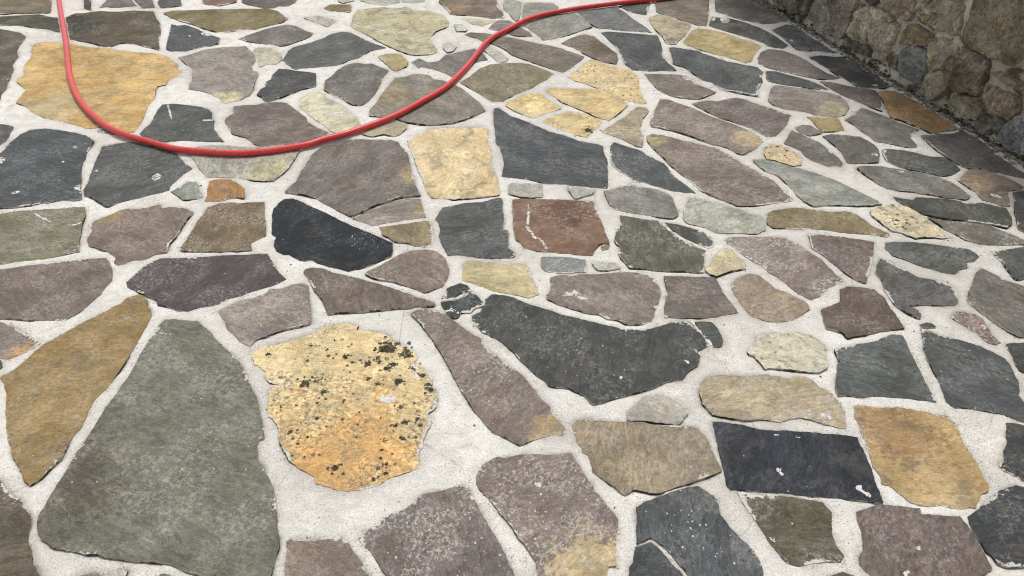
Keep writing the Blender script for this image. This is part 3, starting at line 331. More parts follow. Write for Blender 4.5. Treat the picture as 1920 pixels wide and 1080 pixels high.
def seg_dist(X, P):
    """distance of points X (n,2) to closed outline P"""
    P = P.astype(np.float32); X = X.astype(np.float32); d = np.roll(P, -1, axis=0) - P
    ax, ay, dx, dy = P[:, 0], P[:, 1], d[:, 0], d[:, 1]; iv = 1.0 / np.maximum(dx * dx + dy * dy, 1e-12)
    res = np.empty(len(X))
    for s in range(0, len(X), 1500):
        px = X[s:s + 1500, 0, None] - ax; py = X[s:s + 1500, 1, None] - ay
        t = (px * dx + py * dy) * iv; np.clip(t, 0, 1, out=t)
        px -= t * dx; py -= t * dy
        res[s:s + 1500] = np.sqrt((px * px + py * py).min(1))
    return res
def inside(X, P):
    if len(X) == 1:
        x, y = X[0]; c = False; x1, y1 = P[-1]
        for x2, y2 in P:
            if (y1 > y) != (y2 > y) and x < (x2 - x1) * (y - y1) / (y2 - y1) + x1: c = not c
            x1, y1 = x2, y2
        return [c]
    r = np.zeros(len(X), bool); n = len(P)
    for i in range(n):
        x1, y1 = P[i]; x2, y2 = P[(i + 1) % n]
        if y1 == y2: continue
        r ^= ((y1 > X[:, 1]) != (y2 > X[:, 1])) & (X[:, 0] < (x2 - x1) * (X[:, 1] - y1) / (y2 - y1) + x1)
    return r

def link(name, verts, faces, mat, parent=None, smooth=True, loc=(0, 0, 0), side=None, ntop=0):
    me = bpy.data.meshes.new(name)
    me.from_pydata([tuple(v) for v in verts], [], [tuple(f) for f in faces])
    if smooth:
        fl = np.ones(len(me.polygons), bool)
        me.polygons.foreach_set('use_smooth', fl)
    me.materials.append(mat)
    if side is not None:
        me.materials.append(side); mi = np.zeros(len(me.polygons), np.int32); mi[ntop:] = 1; me.polygons.foreach_set('material_index', mi)
    o = bpy.data.objects.new(name, me)
    scene.collection.objects.link(o)
    o.location = loc
    if parent is not None: o.parent = parent
    return o

def plate(outline, zfun, spacing, depth, undercut, rim, mapper):
    """solid slab: triangulated top following zfun(points, dist to edge), sides extruded from its border.
    mapper(x, y, z) -> 3-D. returns verts, faces"""
    lo = outline.min(0); hi = outline.max(0)
    gx, gy = np.meshgrid(np.arange(lo[0], hi[0], spacing), np.arange(lo[1], hi[1], spacing))
    G = np.stack([gx.ravel(), gy.ravel()], 1)
    G = G + (np.array([_hash(np.arange(len(G)), np.arange(len(G)) * 7, 3), _hash(np.arange(len(G)), np.arange(len(G)) * 3, 5)]).T) * spacing * 0.3
    if len(G):
        G = G[inside(G, outline)]
    if len(G):
        G = G[seg_dist(G, outline[::3] if len(outline) > 40 else outline) > max(rim * 1.6, spacing * 0.35)]
    t = np.roll(outline, -1, axis=0) - np.roll(outline, 1, axis=0)
    nr = np.stack([-t[:, 1], t[:, 0]], 1); nr /= np.maximum(np.linalg.norm(nr, axis=1), 1e-9)[:, None]
    Q = outline + nr * rim; ok = inside(Q, outline)
    Q = Q[ok]; Q = Q[seg_dist(Q, outline) > rim * 0.8] if len(Q) else Q
    allp = [outline] + ([Q] if len(Q) else []) + ([G] if len(G) else [])
    allp = np.concatenate(allp)
    n = len(outline)
    r = delaunay_2d_cdt([Vector((float(p[0]), float(p[1]))) for p in allp], [], [list(range(n))], 1, 1e-6)
    V = np.array([(v.x, v.y) for v in r[0]]); Fc = [list(f) for f in r[2]]
    D = seg_dist(V, outline)
    Z = zfun(V, D)
    verts = [mapper(V[i, 0], V[i, 1], Z[i]) for i in range(len(V))]
    faces = []
    ed = {}
    for f in Fc:
        a, b, c = f[:3]
        if (V[b, 0] - V[a, 0]) * (V[c, 1] - V[a, 1]) - (V[b, 1] - V[a, 1]) * (V[c, 0] - V[a, 0]) < 0: f = f[::-1]
        faces.append(f)
        for i in range(len(f)):
            ed[(f[i], f[(i + 1) % len(f)])] = 1
    top = {}; bot = {}
    cen = outline.mean(0)
    border = [(a, b) for (a, b) in ed if (b, a) not in ed]
    nrm = {}
    for a, b in border:
        e = V[b] - V[a]; m = np.array((-e[1], e[0])); m = m / max(np.linalg.norm(m), 1e-9)
        nrm[a] = nrm.get(a, 0) + m; nrm[b] = nrm.get(b, 0) + m
    for i, m in nrm.items():
        m = m / max(np.linalg.norm(m), 1e-9)
        top[i] = len(verts); verts.append(verts[i])
        bot[i] = len(verts); verts.append(mapper(V[i, 0] + m[0] * undercut, V[i, 1] + m[1] * undercut, Z[i] - depth))
    for a, b in border:
        faces.append((top[b], top[a], bot[a], bot[b]))
    plate.rim = np.concatenate([D, np.ones(len(verts) - len(D))])
    return verts, faces, len(Fc)

# ------------------------------------------------------------------ materials
class NT:
    def __init__(self, name):
        self.m = bpy.data.materials.new(name); self.m.use_nodes = True
        self.t = self.m.node_tree; self.t.nodes.clear()
        self.out = self.n('ShaderNodeOutputMaterial'); self.b = self.n('ShaderNodeBsdfPrincipled')
        self.l(self.b.outputs[0], self.out.inputs[0])
    def n(self, ty, **kw):
        o = self.t.nodes.new(ty)
        for k, v in kw.items(): setattr(o, k, v)
        return o
    def l(self, a, b): self.t.links.new(a, b)
    def put(self, sock, v):
        if isinstance(v, bpy.types.NodeSocket): self.l(v, sock)
        else: sock.default_value = v
    def noise(self, vec, scale, detail=4, rough=0.55, dist=0.0):
        o = self.n('ShaderNodeTexNoise'); self.put(o.inputs['Vector'], vec)
        o.inputs['Scale'].default_value = scale; o.inputs['Detail'].default_value = detail
        o.inputs['Roughness'].default_value = rough; o.inputs['Distortion'].default_value = dist
        return o.outputs['Fac']
    def ramp(self, v, a, b, c=0.0, d=1.0, smooth=True):
        o = self.n('ShaderNodeMapRange'); o.interpolation_type = 'SMOOTHSTEP' if smooth else 'LINEAR'
        self.put(o.inputs['Value'], v)
        for nm, x in (('From Min', a), ('From Max', b), ('To Min', c), ('To Max', d)): self.put(o.inputs[nm], x)
        return o.outputs[0]
    def math(self, op, a, b=0.0, c=0.0, clamp=False):
        o = self.n('ShaderNodeMath', operation=op); o.use_clamp = clamp
        self.put(o.inputs[0], a); self.put(o.inputs[1], b); self.put(o.inputs[2], c)
        return o.outputs[0]
    def vmath(self, op, a, b=(0, 0, 0), out=0):
        o = self.n('ShaderNodeVectorMath', operation=op); self.put(o.inputs[0], a)
        if op == 'SCALE': self.put(o.inputs['Scale'], b)
        else: self.put(o.inputs[1], b)
        return o.outputs[out]
    def mix(self, f, a, b, mode='MIX'):
        o = self.n('ShaderNodeMix', data_type='RGBA', blend_type=mode)
        self.put(o.inputs[0], f)
        for s, v in ((o.inputs[6], a), (o.inputs[7], b)):
            if isinstance(v, tuple) and len(v) == 3: v = (*v, 1.0)
            self.put(s, v)
        return o.outputs[2]
    def attr(self, name, out='Color'):
        o = self.n('ShaderNodeAttribute', attribute_type='OBJECT', attribute_name=name)
        return o.outputs[out]
    def grey(self, v):
        o = self.n('ShaderNodeCombineColor')
        for i in range(3): self.put(o.inputs[i], v)
        return o.outputs[0]
    def bump(self, h, strength, dist, normal=None):
        o = self.n('ShaderNodeBump'); o.inputs['Strength'].default_value = strength; o.inputs['Distance'].default_value = dist
        self.put(o.inputs['Height'], h)
        if normal is not None: self.l(normal, o.inputs['Normal'])
        return o.outputs[0]

def stone_material(name, rough, cleft, mott, grain, lichen=False, wall=False):
    a0, a1 = (0.50, 1.22) if lichen else (0.74, 1.08)
    q = NT(name)
    tc = q.n('ShaderNodeTexCoord').outputs['Object']
    rot = q.n('ShaderNodeVectorRotate', rotation_type='Z_AXIS')
    q.l(tc, rot.inputs['Vector']); q.l(q.attr('ang', 'Fac'), rot.inputs['Angle'])
    P = q.vmath('ADD', rot.outputs[0], q.attr('seed', 'Vector'))
    n1 = q.noise(P, 7.0, 4, 0.6, 0.4)
    nd = q.noise(q.vmath('ADD', P, (7.3, 1.1, 4.0)), 9.0, 3, 0.55)
    n2 = q.noise(P, 60.0, 5, 0.74, 0.3)
    st = q.vmath('MULTIPLY', P, (1.0, 3.6, 1.0))
    ns = q.noise(st, 42.0, 5, 0.76, 0.5)
    n3 = q.noise(P, 260.0, 3, 0.65)
    c = q.mix(q.ramp(n1, 0.36, 0.64), q.attr('col'), q.attr('col2'))
    # broad accent of another mineral colour at one side of the stone
    rad = q.attr('accr', 'Fac')
    dv = q.vmath('MULTIPLY', q.vmath('SUBTRACT', tc, q.attr('acc', 'Vector')), (1, 1, 0))
    dd = q.math('DIVIDE', q.vmath('LENGTH', dv, out='Value'), q.math('MAXIMUM', rad, 0.001))
    dd = q.math('ADD', dd, q.math('MULTIPLY', q.math('SUBTRACT', n2, 0.5), 2.6))
    dd = q.math('ADD', dd, q.math('MULTIPLY', q.math('SUBTRACT', n1, 0.5), 2.4))
    am = q.math('MULTIPLY', q.ramp(dd, a0, a1, 0.85, 0.0), q.math('GREATER_THAN', rad, 0.002))
    c = q.mix(am, c, q.attr('acol'))
    # mottling, streaks along the cleavage, mineral grain, dark pits
    v = q.math('MULTIPLY', q.ramp(n2, 0.36, 0.64, 1 - mott * 1.0, 1 + mott * 1.0, False), q.ramp(ns, 0.36, 0.64, 1 - mott * 0.65, 1 + mott * 0.65, False))
    v = q.math('MULTIPLY', v, q.ramp(n3, 0.34, 0.66, 1 - grain * 1.4, 1 + grain * 1.4, False))
    v = q.math('MULTIPLY', v, q.ramp(nd, 0.36, 0.64, 0.89, 1.11, False))
    c = q.mix(1.0, c, q.grey(v), 'MULTIPLY')
    nt = q.noise(q.vmath('ADD', P, (5.5, 2.7, 8.0)), 13.0, 5, 0.65, 0.6)
    c = q.mix(1.0, c, q.mix(q.ramp(nt, 0.38, 0.62), (1.03, 1.0, 0.955), (0.98, 1.0, 1.03)), 'MULTIPLY')
    bl = q.attr('blot', 'Fac')
    c = q.mix(q.math('MULTIPLY', q.ramp(nt, 0.53, 0.61), bl), c, q.mix(0.55, c, (0.140, 0.115, 0.088)))
    c = q.mix(q.math('MULTIPLY', q.ramp(nt, 0.40, 0.46, 1.0, 0.0), q.math('SUBTRACT', 0.9, bl)), c, q.mix(0.5, c, q.mix(1.0, c, (1.5, 1.5, 1.5), 'MULTIPLY')))
    fl = q.noise(q.vmath('ADD', P, (3.1, 9.7, 2.0)), 105.0, 5, 0.75, 0.4)
    pit = q.ramp(q.math('ADD', fl, q.math('MULTIPLY', n2, 0.35)), 0.50, 0.57, 0.5, 0.0)
    c = q.mix(pit, c, q.mix(1.0, c, (0.36, 0.35, 0.34), 'MULTIPLY'))
    nl = q.noise(q.vmath('MULTIPLY', q.vmath('ADD', P, (1.7, 4.4, 6.0)), (1.0, 2.3, 1.0)), 6.0, 6, 0.62, 0.5)
    tl = q.math('MULTIPLY', nl, 15.0); fr = q.math('FRACT', tl); step = q.math('FLOOR', tl)
    edge = q.math('MULTIPLY', q.ramp(fr, 0.0, 0.11, 1.0, 0.0), q.ramp(n2, 0.42, 0.56))
    c = q.mix(q.math('MULTIPLY', edge, 0.7 * cleft), c, q.mix(1.0, c, (0.42, 0.41, 0.40), 'MULTIPLY'))
    c = q.mix(1.0, c, q.grey(q.ramp(q.math('FRACT', q.math('MULTIPLY', step, 0.381)), 0.0, 1.0, 1 - 0.24 * cleft, 1 + 0.24 * cleft, False)), 'MULTIPLY')
    # mortar dust caught in the cleft surface: broken flecks inside loose drifts
    drift = q.ramp(nd, 0.43, 0.58)
    fleck = q.math('MULTIPLY', q.ramp(fl, 0.515, 0.575), drift)
    fine = q.ramp(n3, 0.63, 0.68)
    dust = q.math('MULTIPLY', q.math('ADD', fleck, q.math('MULTIPLY', fine, 0.55)), q.math('MULTIPLY', q.attr('dust', 'Fac'), 1.1), clamp=True)
    c = q.mix(dust, c, (0.50, 0.47, 0.43))
    if lichen:                                                    # black crust lichen dots
        vo = q.n('ShaderNodeTexVoronoi', feature='F1'); q.put(vo.inputs['Vector'], P); vo.inputs['Scale'].default_value = 62.0
        sz = q.n('ShaderNodeSeparateColor'); q.l(vo.outputs['Color'], sz.inputs[0])
        lr = q.math('MULTIPLY', q.math('POWER', sz.outputs[0], 3.0), 0.38)
        lf = q.math('SUBTRACT', q.math('ADD', vo.outputs['Distance'], q.math('MULTIPLY', q.math('SUBTRACT', fl, 0.5), 0.45)), lr)
        halo = q.math('MULTIPLY', q.math('MULTIPLY', drift, q.ramp(fl, 0.47, 0.60)), q.ramp(q.attr('lich', 'Fac'), 0.4, 1.0, 0.0, 0.85))
        c = q.mix(halo, c, (0.19, 0.175, 0.12))
        lm = q.math('MULTIPLY', q.ramp(lf, -0.03, 0.06, 1.0, 0.0), q.ramp(n1, 0.36, 0.56))
        c = q.mix(q.math('MULTIPLY', lm, q.math('MINIMUM', q.math('MULTIPLY', q.attr('lich', 'Fac'), 1.6), 0.9)), c, (0.040, 0.036, 0.026))
    if wall:
        mo = q.math('MULTIPLY', q.ramp(n1, 0.46, 0.66), q.attr('moss', 'Fac'), clamp=True)
        c = q.mix(mo, c, (0.050, 0.046, 0.020))
        c = q.mix(q.ramp(ns, 0.53, 0.64, 0.0, 0.72), c, (0.040, 0.033, 0.022))
        lime = q.math('MULTIPLY', q.ramp(nd, 0.50, 0.60), q.ramp(fl, 0.46, 0.55))
        c = q.mix(q.math('MULTIPLY', lime, 0.8), c, (0.40, 0.365, 0.285))
    film = None
    if not wall:                                                  # thin mortar film dragged over the rim of the stone
        rim = q.n('ShaderNodeAttribute', attribute_type='GEOMETRY', attribute_name='rim').outputs['Fac']
        w = q.math('ADD', q.math('MULTIPLY', q.math('SUBTRACT', fl, 0.5), 4.2), q.ramp(nd, 0.42, 0.64, -0.75, 0.95))
        w = q.math('ADD', q.math('SUBTRACT', w, q.math('DIVIDE', rim, 0.011)), q.attr('film', 'Fac'))
        film = q.ramp(w, 0.05, 0.20, 0.0, 0.94)
        c = q.mix(film, c, (0.66, 0.63, 0.57))
    q.put(q.b.inputs['Base Color'], c)
    q.put(q.b.inputs['Roughness'], q.math('ADD', q.ramp(n2, 0.3, 0.7, rough - 0.08, rough + 0.1, False), q.math('MULTIPLY', dust, 0.2), clamp=True))
    q.b.inputs['Specular IOR Level'].default_value = 0.22
    h = q.math('ADD', q.math('MULTIPLY', ns, 0.7 * cleft), q.math('MULTIPLY', n2, 0.75))
    h = q.math('ADD', h, q.math('MULTIPLY', n3, 0.14))
    h = q.math('ADD', h, q.math('MULTIPLY', fl, 0.35))
    if film is not None: h = q.math('ADD', h, q.math('MULTIPLY', film, 0.25))
    h = q.math('ADD', h, q.math('MULTIPLY', step, 0.46 * cleft))
    q.l(q.bump(h, 1.0, 0.0056 if not wall else 0.014), q.b.inputs['Normal'])
    return q.m

M = {
    's': stone_material('slate', 0.66, 1.0, 0.17, 0.08),
    'm': stone_material('schist', 0.78, 0.8, 0.17, 0.11),
    'y': stone_material('sandstone', 0.85, 0.5, 0.14, 0.11, True),
    'p': stone_material('pale_stone', 0.88, 0.6, 0.15, 0.12, True),
    'w': stone_material('wall_stone', 0.85, 0.8, 0.36, 0.14, False, True),
}

def mortar_material(name, base, dark, spk, mossy=False):
    q = NT(name); bed = not mossy
    P = q.n('ShaderNodeTexCoord').outputs['Object']
    n1 = q.noise(P, 2.6, 5, 0.6); n2 = q.noise(P, 24.0, 7, 0.65, 0.3); n3 = q.noise(P, 230.0, 4, 0.65)
    c = q.mix(q.ramp(n1, 0.35, 0.68), base, dark)
    v = q.math('MULTIPLY', q.ramp(n2, 0.36, 0.64, 0.90, 1.08, False), q.ramp(n3, 0.34, 0.66, 0.80, 1.14, False))
    c = q.mix(1.0, c, q.grey(v), 'MULTIPLY')
    gr = q.math('MULTIPLY', q.ramp(q.noise(P, 240.0, 3, 0.6), 0.60, 0.645), q.ramp(q.noise(P, 5.0, 4, 0.6), 0.36, 0.62, 0.15, 1.0))
    c = q.mix(q.math('MULTIPLY', gr, spk), c, (0.14, 0.12, 0.09))
    dirt = q.ramp(q.noise(P, 11.0, 7, 0.72, 0.5), 0.56, 0.70)
    c = q.mix(q.math('MULTIPLY', dirt, 0.35), c, (0.30, 0.27, 0.22))
    if bed:
        so = q.n('ShaderNodeAttribute', attribute_type='GEOMETRY', attribute_name='soil').outputs['Fac']
        sm = q.math('MULTIPLY', so, q.ramp(q.math('ADD', n2, q.math('MULTIPLY', n1, 0.7)), 0.78, 0.96))
        c = q.mix(q.math('MULTIPLY', sm, 0.6), c, (0.26, 0.22, 0.165))
        wp = q.vmath('ADD', P, q.vmath('SCALE', q.grey(n2), 0.05))
        vo = q.n('ShaderNodeTexVoronoi', feature='DISTANCE_TO_EDGE'); q.put(vo.inputs['Vector'], wp); vo.inputs['Scale'].default_value = 3.3
        ck = q.math('MULTIPLY', q.ramp(vo.outputs['Distance'], 0.0, 0.007, 1.0, 0.0), q.ramp(n1, 0.46, 0.56))
        c = q.mix(q.math('MULTIPLY', ck, 0.4), c, (0.16, 0.14, 0.11))
        sk = q.noise(q.vmath('MULTIPLY', P, (1.0, 1.7, 1.0)), 15.0, 5, 0.7, 1.2)
        c = q.mix(1.0, c, q.grey(q.ramp(sk, 0.36, 0.64, 0.92, 1.06, False)), 'MULTIPLY')
    if mossy:
        c = q.mix(q.ramp(q.noise(P, 8.0, 7, 0.72, 0.6), 0.485, 0.58, 0.0, 0.85), c, (0.055, 0.048, 0.024))
    q.put(q.b.inputs['Base Color'], c); q.b.inputs['Roughness'].default_value = 0.93; q.b.inputs['Specular IOR Level'].default_value = 0.2
    h = q.math('ADD', q.math('MULTIPLY', n2, 1.0), q.math('MULTIPLY', n3, 0.6))
    if bed: h = q.math('ADD', h, q.math('MULTIPLY', sk, 1.0))
    q.l(q.bump(h, 0.7, 0.004), q.b.inputs['Normal'])
    return q.m
M['mortar'] = mortar_material('lime_mortar', (0.72, 0.69, 0.635), (0.62, 0.59, 0.54), 0.9)
M['wall_mortar'] = mortar_material('old_wall_mortar', (0.60, 0.56, 0.47), (0.44, 0.405, 0.33), 0.8, True)

def plain(name, col, rough, spec=0.3, var=0.2, scale=60.0, bump=0.0):
    q = NT(name); P = q.n('ShaderNodeTexCoord').outputs['Object']
    n = q.noise(P, scale, 6, 0.65)
    c = q.mix(1.0, col, q.grey(q.ramp(n, 0.25, 0.75, 1 - var, 1 + var, False)), 'MULTIPLY')
    q.put(q.b.inputs['Base Color'], c); q.b.inputs['Roughness'].default_value = rough; q.b.inputs['Specular IOR Level'].default_value = spec
    if bump: q.l(q.bump(n, 0.6, bump), q.b.inputs['Normal'])
    return q.m
def splash_material():
    q = NT('dried_mortar'); P = q.n('ShaderNodeNewGeometry').outputs['Position']
    n = q.noise(P, 85.0, 5, 0.7, 0.4); n2 = q.noise(P, 300.0, 3, 0.6)
    c = q.mix(1.0, (0.66, 0.64, 0.60), q.grey(q.ramp(n2, 0.36, 0.64, 0.85, 1.1, False)), 'MULTIPLY')
    q.put(q.b.inputs['Base Color'], c); q.b.inputs['Roughness'].default_value = 0.9; q.b.inputs['Specular IOR Level'].default_value = 0.2
    q.put(q.b.inputs['Alpha'], q.ramp(n, 0.43, 0.50, 0.0, 0.95))
    return q.m
M['splash'] = splash_material()
M['lichen'] = plain('black_lichen', (0.060, 0.055, 0.038), 0.95, 0.1, 0.6, 150, 0.003)
lt = M['lichen'].node_tree; mr = lt.nodes.new('ShaderNodeMapRange'); mr.inputs['From Min'].default_value = 0.40; mr.inputs['From Max'].default_value = 0.52; mr.inputs['To Min'].default_value = 0.1
lt.links.new(next(n for n in lt.nodes if n.type == 'TEX_NOISE').outputs['Fac'], mr.inputs['Value']); lt.links.new(mr.outputs[0], next(n for n in lt.nodes if n.type == 'BSDF_PRINCIPLED').inputs['Alpha'])
M['soil'] = plain('soil', (0.10, 0.085, 0.055), 0.95, 0.1, 0.4, 9)
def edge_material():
    q = NT('shade_toned_stone_edge'); P = q.n('ShaderNodeNewGeometry').outputs['Position']
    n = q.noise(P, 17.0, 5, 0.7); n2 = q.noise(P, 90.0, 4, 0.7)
    c = q.mix(q.ramp(q.math('ADD', n, q.math('MULTIPLY', n2, 0.4)), 0.66, 0.76), (0.060, 0.052, 0.040), (0.46, 0.43, 0.38))  # soil-dark tone paints in the shade line at stone sides; pale part is mortar
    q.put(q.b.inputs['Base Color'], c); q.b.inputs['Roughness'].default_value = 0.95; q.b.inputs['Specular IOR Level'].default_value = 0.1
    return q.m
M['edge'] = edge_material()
M['crumb'] = plain('mortar_crumb', (0.58, 0.55, 0.50), 0.9, 0.2, 0.3, 90)
M['moss'] = plain('dark_moss', (0.085, 0.076, 0.048), 0.95, 0.1, 0.7, 120, 0.004)
M['gravel'] = plain('gravel_grain', (0.22, 0.195, 0.15), 0.9, 0.2, 0.9, 55)
M['brass'] = plain('brass', (0.60, 0.42, 0.16), 0.35, 0.5, 0.1)
M['brass'].node_tree.nodes['Principled BSDF'].inputs['Metallic'].default_value = 1.0

# ------------------------------------------------------------------ ground under and beyond the terrace
S_ = 150.0
g = link('ground', [(-S_, -S_, -0.12), (S_, -S_, -0.12), (S_, S_, -0.12), (-S_, S_, -0.12)], [(0, 1, 2, 3)], M['soil'], smooth=False)
g['kind'] = 'structure'

# ------------------------------------------------------------------ paving stones: surveyed ones, then more of the same beyond the view
WF = np.array(WALL_FOOT); WD = np.array(WALL_DIR)
WN = np.array((WD[1], -WD[0]));
if WN[0] > 0: WN = -WN                                # wall normal, towards the terrace
def wall_off(p): return float((np.asarray(p) - WF) @ WN)

stones = []
for i, (kind, col, dust, lich, acc, dz, label, s) in enumerate(PAVING):
    P = ccw(pts_of(s))
    stones.append(dict(kind=kind, col=col, dust=dust, lich=lich, acc=acc, dz=dz, label=label, P=P, i=i))

def clip(poly, n, c):
    """keep the side n.p <= c"""
    out = []; m = len(poly)
    for i in range(m):
        a = poly[i]; b = poly[(i + 1) % m]; da = n @ a - c; db = n @ b - c
        if da <= 0: out.append(a)
        if da * db < 0: out.append(a + (b - a) * da / (da - db))
    return out
SV = ccw(np.array(SURVEYED))
obst = np.concatenate([densify(s['P'], 0.03, 0, 1, 0) for s in stones])
seeds = []
tries = 0
r2 = random.Random(21)
while tries < 5000 and len(seeds) < 125:
    tries += 1
    p = np.array((r2.uniform(-3.9, 3.4), r2.uniform(-0.1, 5.6)))
    if wall_off(p) < 0.16: continue
    if inside(p[None], SV)[0]: continue
    if seeds and min((q[0] - p[0]) ** 2 + (q[1] - p[1]) ** 2 for q in seeds) < 0.22 ** 2: continue
    if ((obst - p) ** 2).sum(1).min() < 0.075 ** 2: continue
    if any(inside(p[None], s['P'])[0] for s in stones if abs(s['P'][0][0] - p[0]) < 0.8 and abs(s['P'][0][1] - p[1]) < 0.8): continue
    seeds.append(p)
PALETTE = [('m', (120, 106, 102)), ('m', (128, 114, 110)), ('s', (74, 78, 80)), ('s', (84, 86, 82)), ('m', (125, 112, 78)), ('y', (200, 168, 104)), ('m', (112, 108, 106)), ('m', (145, 130, 108)), ('s', (64, 68, 70)), ('y', (215, 190, 140))]
for k, p in enumerate(seeds):
    poly = [p + np.array(v) * 0.34 for v in ((-1, -1), (1, -1), (1, 1), (-1, 1))]
    for q in seeds:
        d = q - p; L = np.hypot(*d)
        if 0 < L < 1.0: poly = clip(poly, d / L, (d / L) @ p + L / 2 - 0.014)
    dd = np.hypot(*(obst - p).T)
    for j in np.where(dd < 0.55)[0]:
        d = obst[j] - p; L = dd[j]
        if len(poly) > 2: poly = clip(poly, d / L, (d / L) @ p + L - 0.028)
    worst = None
    for a, b in zip(SV, np.roll(SV, -1, axis=0)):         # stay clear of the surveyed patch
        e = b - a; n = np.array((e[1], -e[0])) / np.hypot(*e); off = n @ p - n @ a
        if worst is None or off > worst[0]: worst = (off, n, n @ a)
    if len(poly) > 2 and worst[0] > 0: poly = clip(poly, -worst[1], -(worst[2] + 0.01))
    if len(poly) > 2: poly = clip(poly, -WN, -(WN @ WF + 0.07))
    if len(poly) < 3: continue
    poly = np.array(poly)
    A = 0.5 * abs(np.sum(poly[:, 0] * np.roll(poly[:, 1], -1) - poly[:, 1] * np.roll(poly[:, 0], -1)))
    if A < 0.008: continue
    kd, cl = r2.choice(PALETTE)
    cl = tuple(int(min(235, c * r2.uniform(0.92, 1.08))) for c in cl)
    stones.append(dict(kind=kd, col=cl, dust=r2.uniform(0.2, 0.5), lich=0.3 if kd == 'y' else 0, acc=None, dz=0, label=None, P=ccw(poly), i=1000 + k))

def top_function(s, rs):
    tx, ty = rs.gauss(0, 0.004), rs.gauss(0, 0.004); z0 = 0.0024 + rs.uniform(-0.0008, 0.0012) + s['dz']
    cen = s['P'].mean(0); sd = rs.randrange(10000); kind = s['kind']
    relief = {'s': 0.0008, 'm': 0.0009, 'y': 0.0014, 'p': 0.0012}[kind]
    a = rs.uniform(0, math.pi); ca, sa = math.cos(a), math.sin(a)
    chip = {'s': 0.0006, 'm': 0.0008, 'y': 0.0013, 'p': 0.0015}[kind]
    def f(V, D):
        x = V[:, 0]; y = V[:, 1]; u = x * ca + y * sa; w = -x * sa + y * ca
        z = z0 + (x - cen[0]) * tx + (y - cen[1]) * ty
        z = z + relief * fbm(u * 9, w * 13, sd, 4, 0.55)
        t = fbm(u * 4.5, w * 7.0, sd + 77, 4, 0.5) * 2.2          # cleft layers: a few small steps
        fr = t - np.floor(t); z = z + 0.0006 * (np.floor(t) + np.clip((fr - 0.86) / 0.14, 0, 1))
        e = np.exp(-(D / 0.0028) ** 2) * (0.55 + 0.45 * fbm(x * 22, y * 22, sd + 5, 3))
        return z - chip * e
    return f

terrace_parts = []
for s in stones:
    rs = random.Random(s['i'] * 31 + 5)
    area = 0.5 * abs(np.sum(s['P'][:, 0] * np.roll(s['P'][:, 1], -1) - s['P'][:, 1] * np.roll(s['P'][:, 0], -1)))
    yc = s['P'][:, 1].mean()
    step = 0.0045 if yc < 1.6 else (0.007 if yc < 2.6 else 0.011)
    if s['i'] >= 1000: step = 0.02
    amp = {'s': 0.0021, 'm': 0.0021, 'y': 0.0026, 'p': 0.0030}[s['kind']]
    s['O'] = densify(s['P'], step, amp, 70, s['i'])
    s['f'] = top_function(s, rs)
    s['rs'] = rs; s['area'] = area

# ------------------------------------------------------------------ mortar bed: one sheet that rides up on, meets or leaves a gap beside each stone
def axis(a0, c0, c1, a1, fine, coarse):
    return np.concatenate([np.arange(a0, c0 - coarse / 2, coarse), np.arange(c0, c1, fine), np.arange(c1 + coarse / 2, a1 + coarse, coarse)])
xs = axis(-4.4, -2.95, 2.75, 3.9, 0.0068, 0.05); ys = axis(-0.5, 0.60, 4.35, 6.1, 0.0068, 0.05)
GX, GY = np.meshgrid(xs, ys)
Z = 0.0012 * fbm(GX * 3.2, GY * 3.2, 3, 4) + 0.0010 * fbm(GX * 26, GY * 26, 9, 3)
Z += 0.0014 * np.clip(fbm(GX * 11, GY * 11, 55, 3), 0, 1) - 0.0004
E = fbm(GX * 7.5, GY * 7.5, 41, 3)
SOIL = np.zeros_like(Z)
for s in stones:
    O = s['O']; lo = O.min(0) - 0.02; hi = O.max(0) + 0.02
    i0, i1 = np.searchsorted(xs, (lo[0], hi[0])); j0, j1 = np.searchsorted(ys, (lo[1], hi[1]))
    if i1 <= i0 or j1 <= j0: continue
    X = np.stack([GX[j0:j1, i0:i1].ravel(), GY[j0:j1, i0:i1].ravel()], 1)
    C = O[::2] if len(O) > 60 else O
    sd = seg_dist(X, C); ins = inside(X, O); sd = np.where(ins, sd, -sd)
    z = Z[j0:j1, i0:i1].ravel(); e = E[j0:j1, i0:i1].ravel()
    zt = s['f'](X, np.abs(sd))
    near = np.exp(-np.clip(-sd, 0, None) / 0.009)
    up = np.clip((e - 0.12) / 0.35, 0, 1); dn = np.clip((-e - 0.02) / 0.30, 0, 1)
    z2 = z + near * up * np.clip(zt - z - 0.0004, 0, 0.01) - np.exp(-(np.clip(-sd, 0, None) / 0.007) ** 2) * dn * 0.0045
    z2 = np.where(sd > 0, np.where(sd > 0.007, -0.016, z2 - np.clip(sd, 0, 0.007) / 0.007 * 0.006), z2)
    Z[j0:j1, i0:i1] = z2.reshape(j1 - j0, i1 - i0)
    SOIL[j0:j1, i0:i1] = np.maximum(SOIL[j0:j1, i0:i1], np.exp(-np.clip(-sd, 0, None) / 0.014).reshape(j1 - j0, i1 - i0))
WO = (GX - WF[0]) * WN[0] + (GY - WF[1]) * WN[1]
WO = WO + 0.010 * fbm(GX * 9, GY * 9, 71, 4)
Z = np.where(WO < 0.034, Z - 0.022 * np.clip((0.034 - WO) / 0.010, 0, 1), Z)
SOIL = np.maximum(SOIL, np.clip((0.05 - WO) / 0.02, 0, 1) * 1.5)
nx, ny = len(xs), len(ys)
me = bpy.data.meshes.new('terrace_paving')
co = np.stack([GX, GY, Z], 2).reshape(-1, 3)
idx = np.arange(nx * ny).reshape(ny, nx)
quads = np.stack([idx[:-1, :-1], idx[:-1, 1:], idx[1:, 1:], idx[1:, :-1]], 2).reshape(-1, 4)
me.vertices.add(len(co)); me.vertices.foreach_set('co', co.ravel())
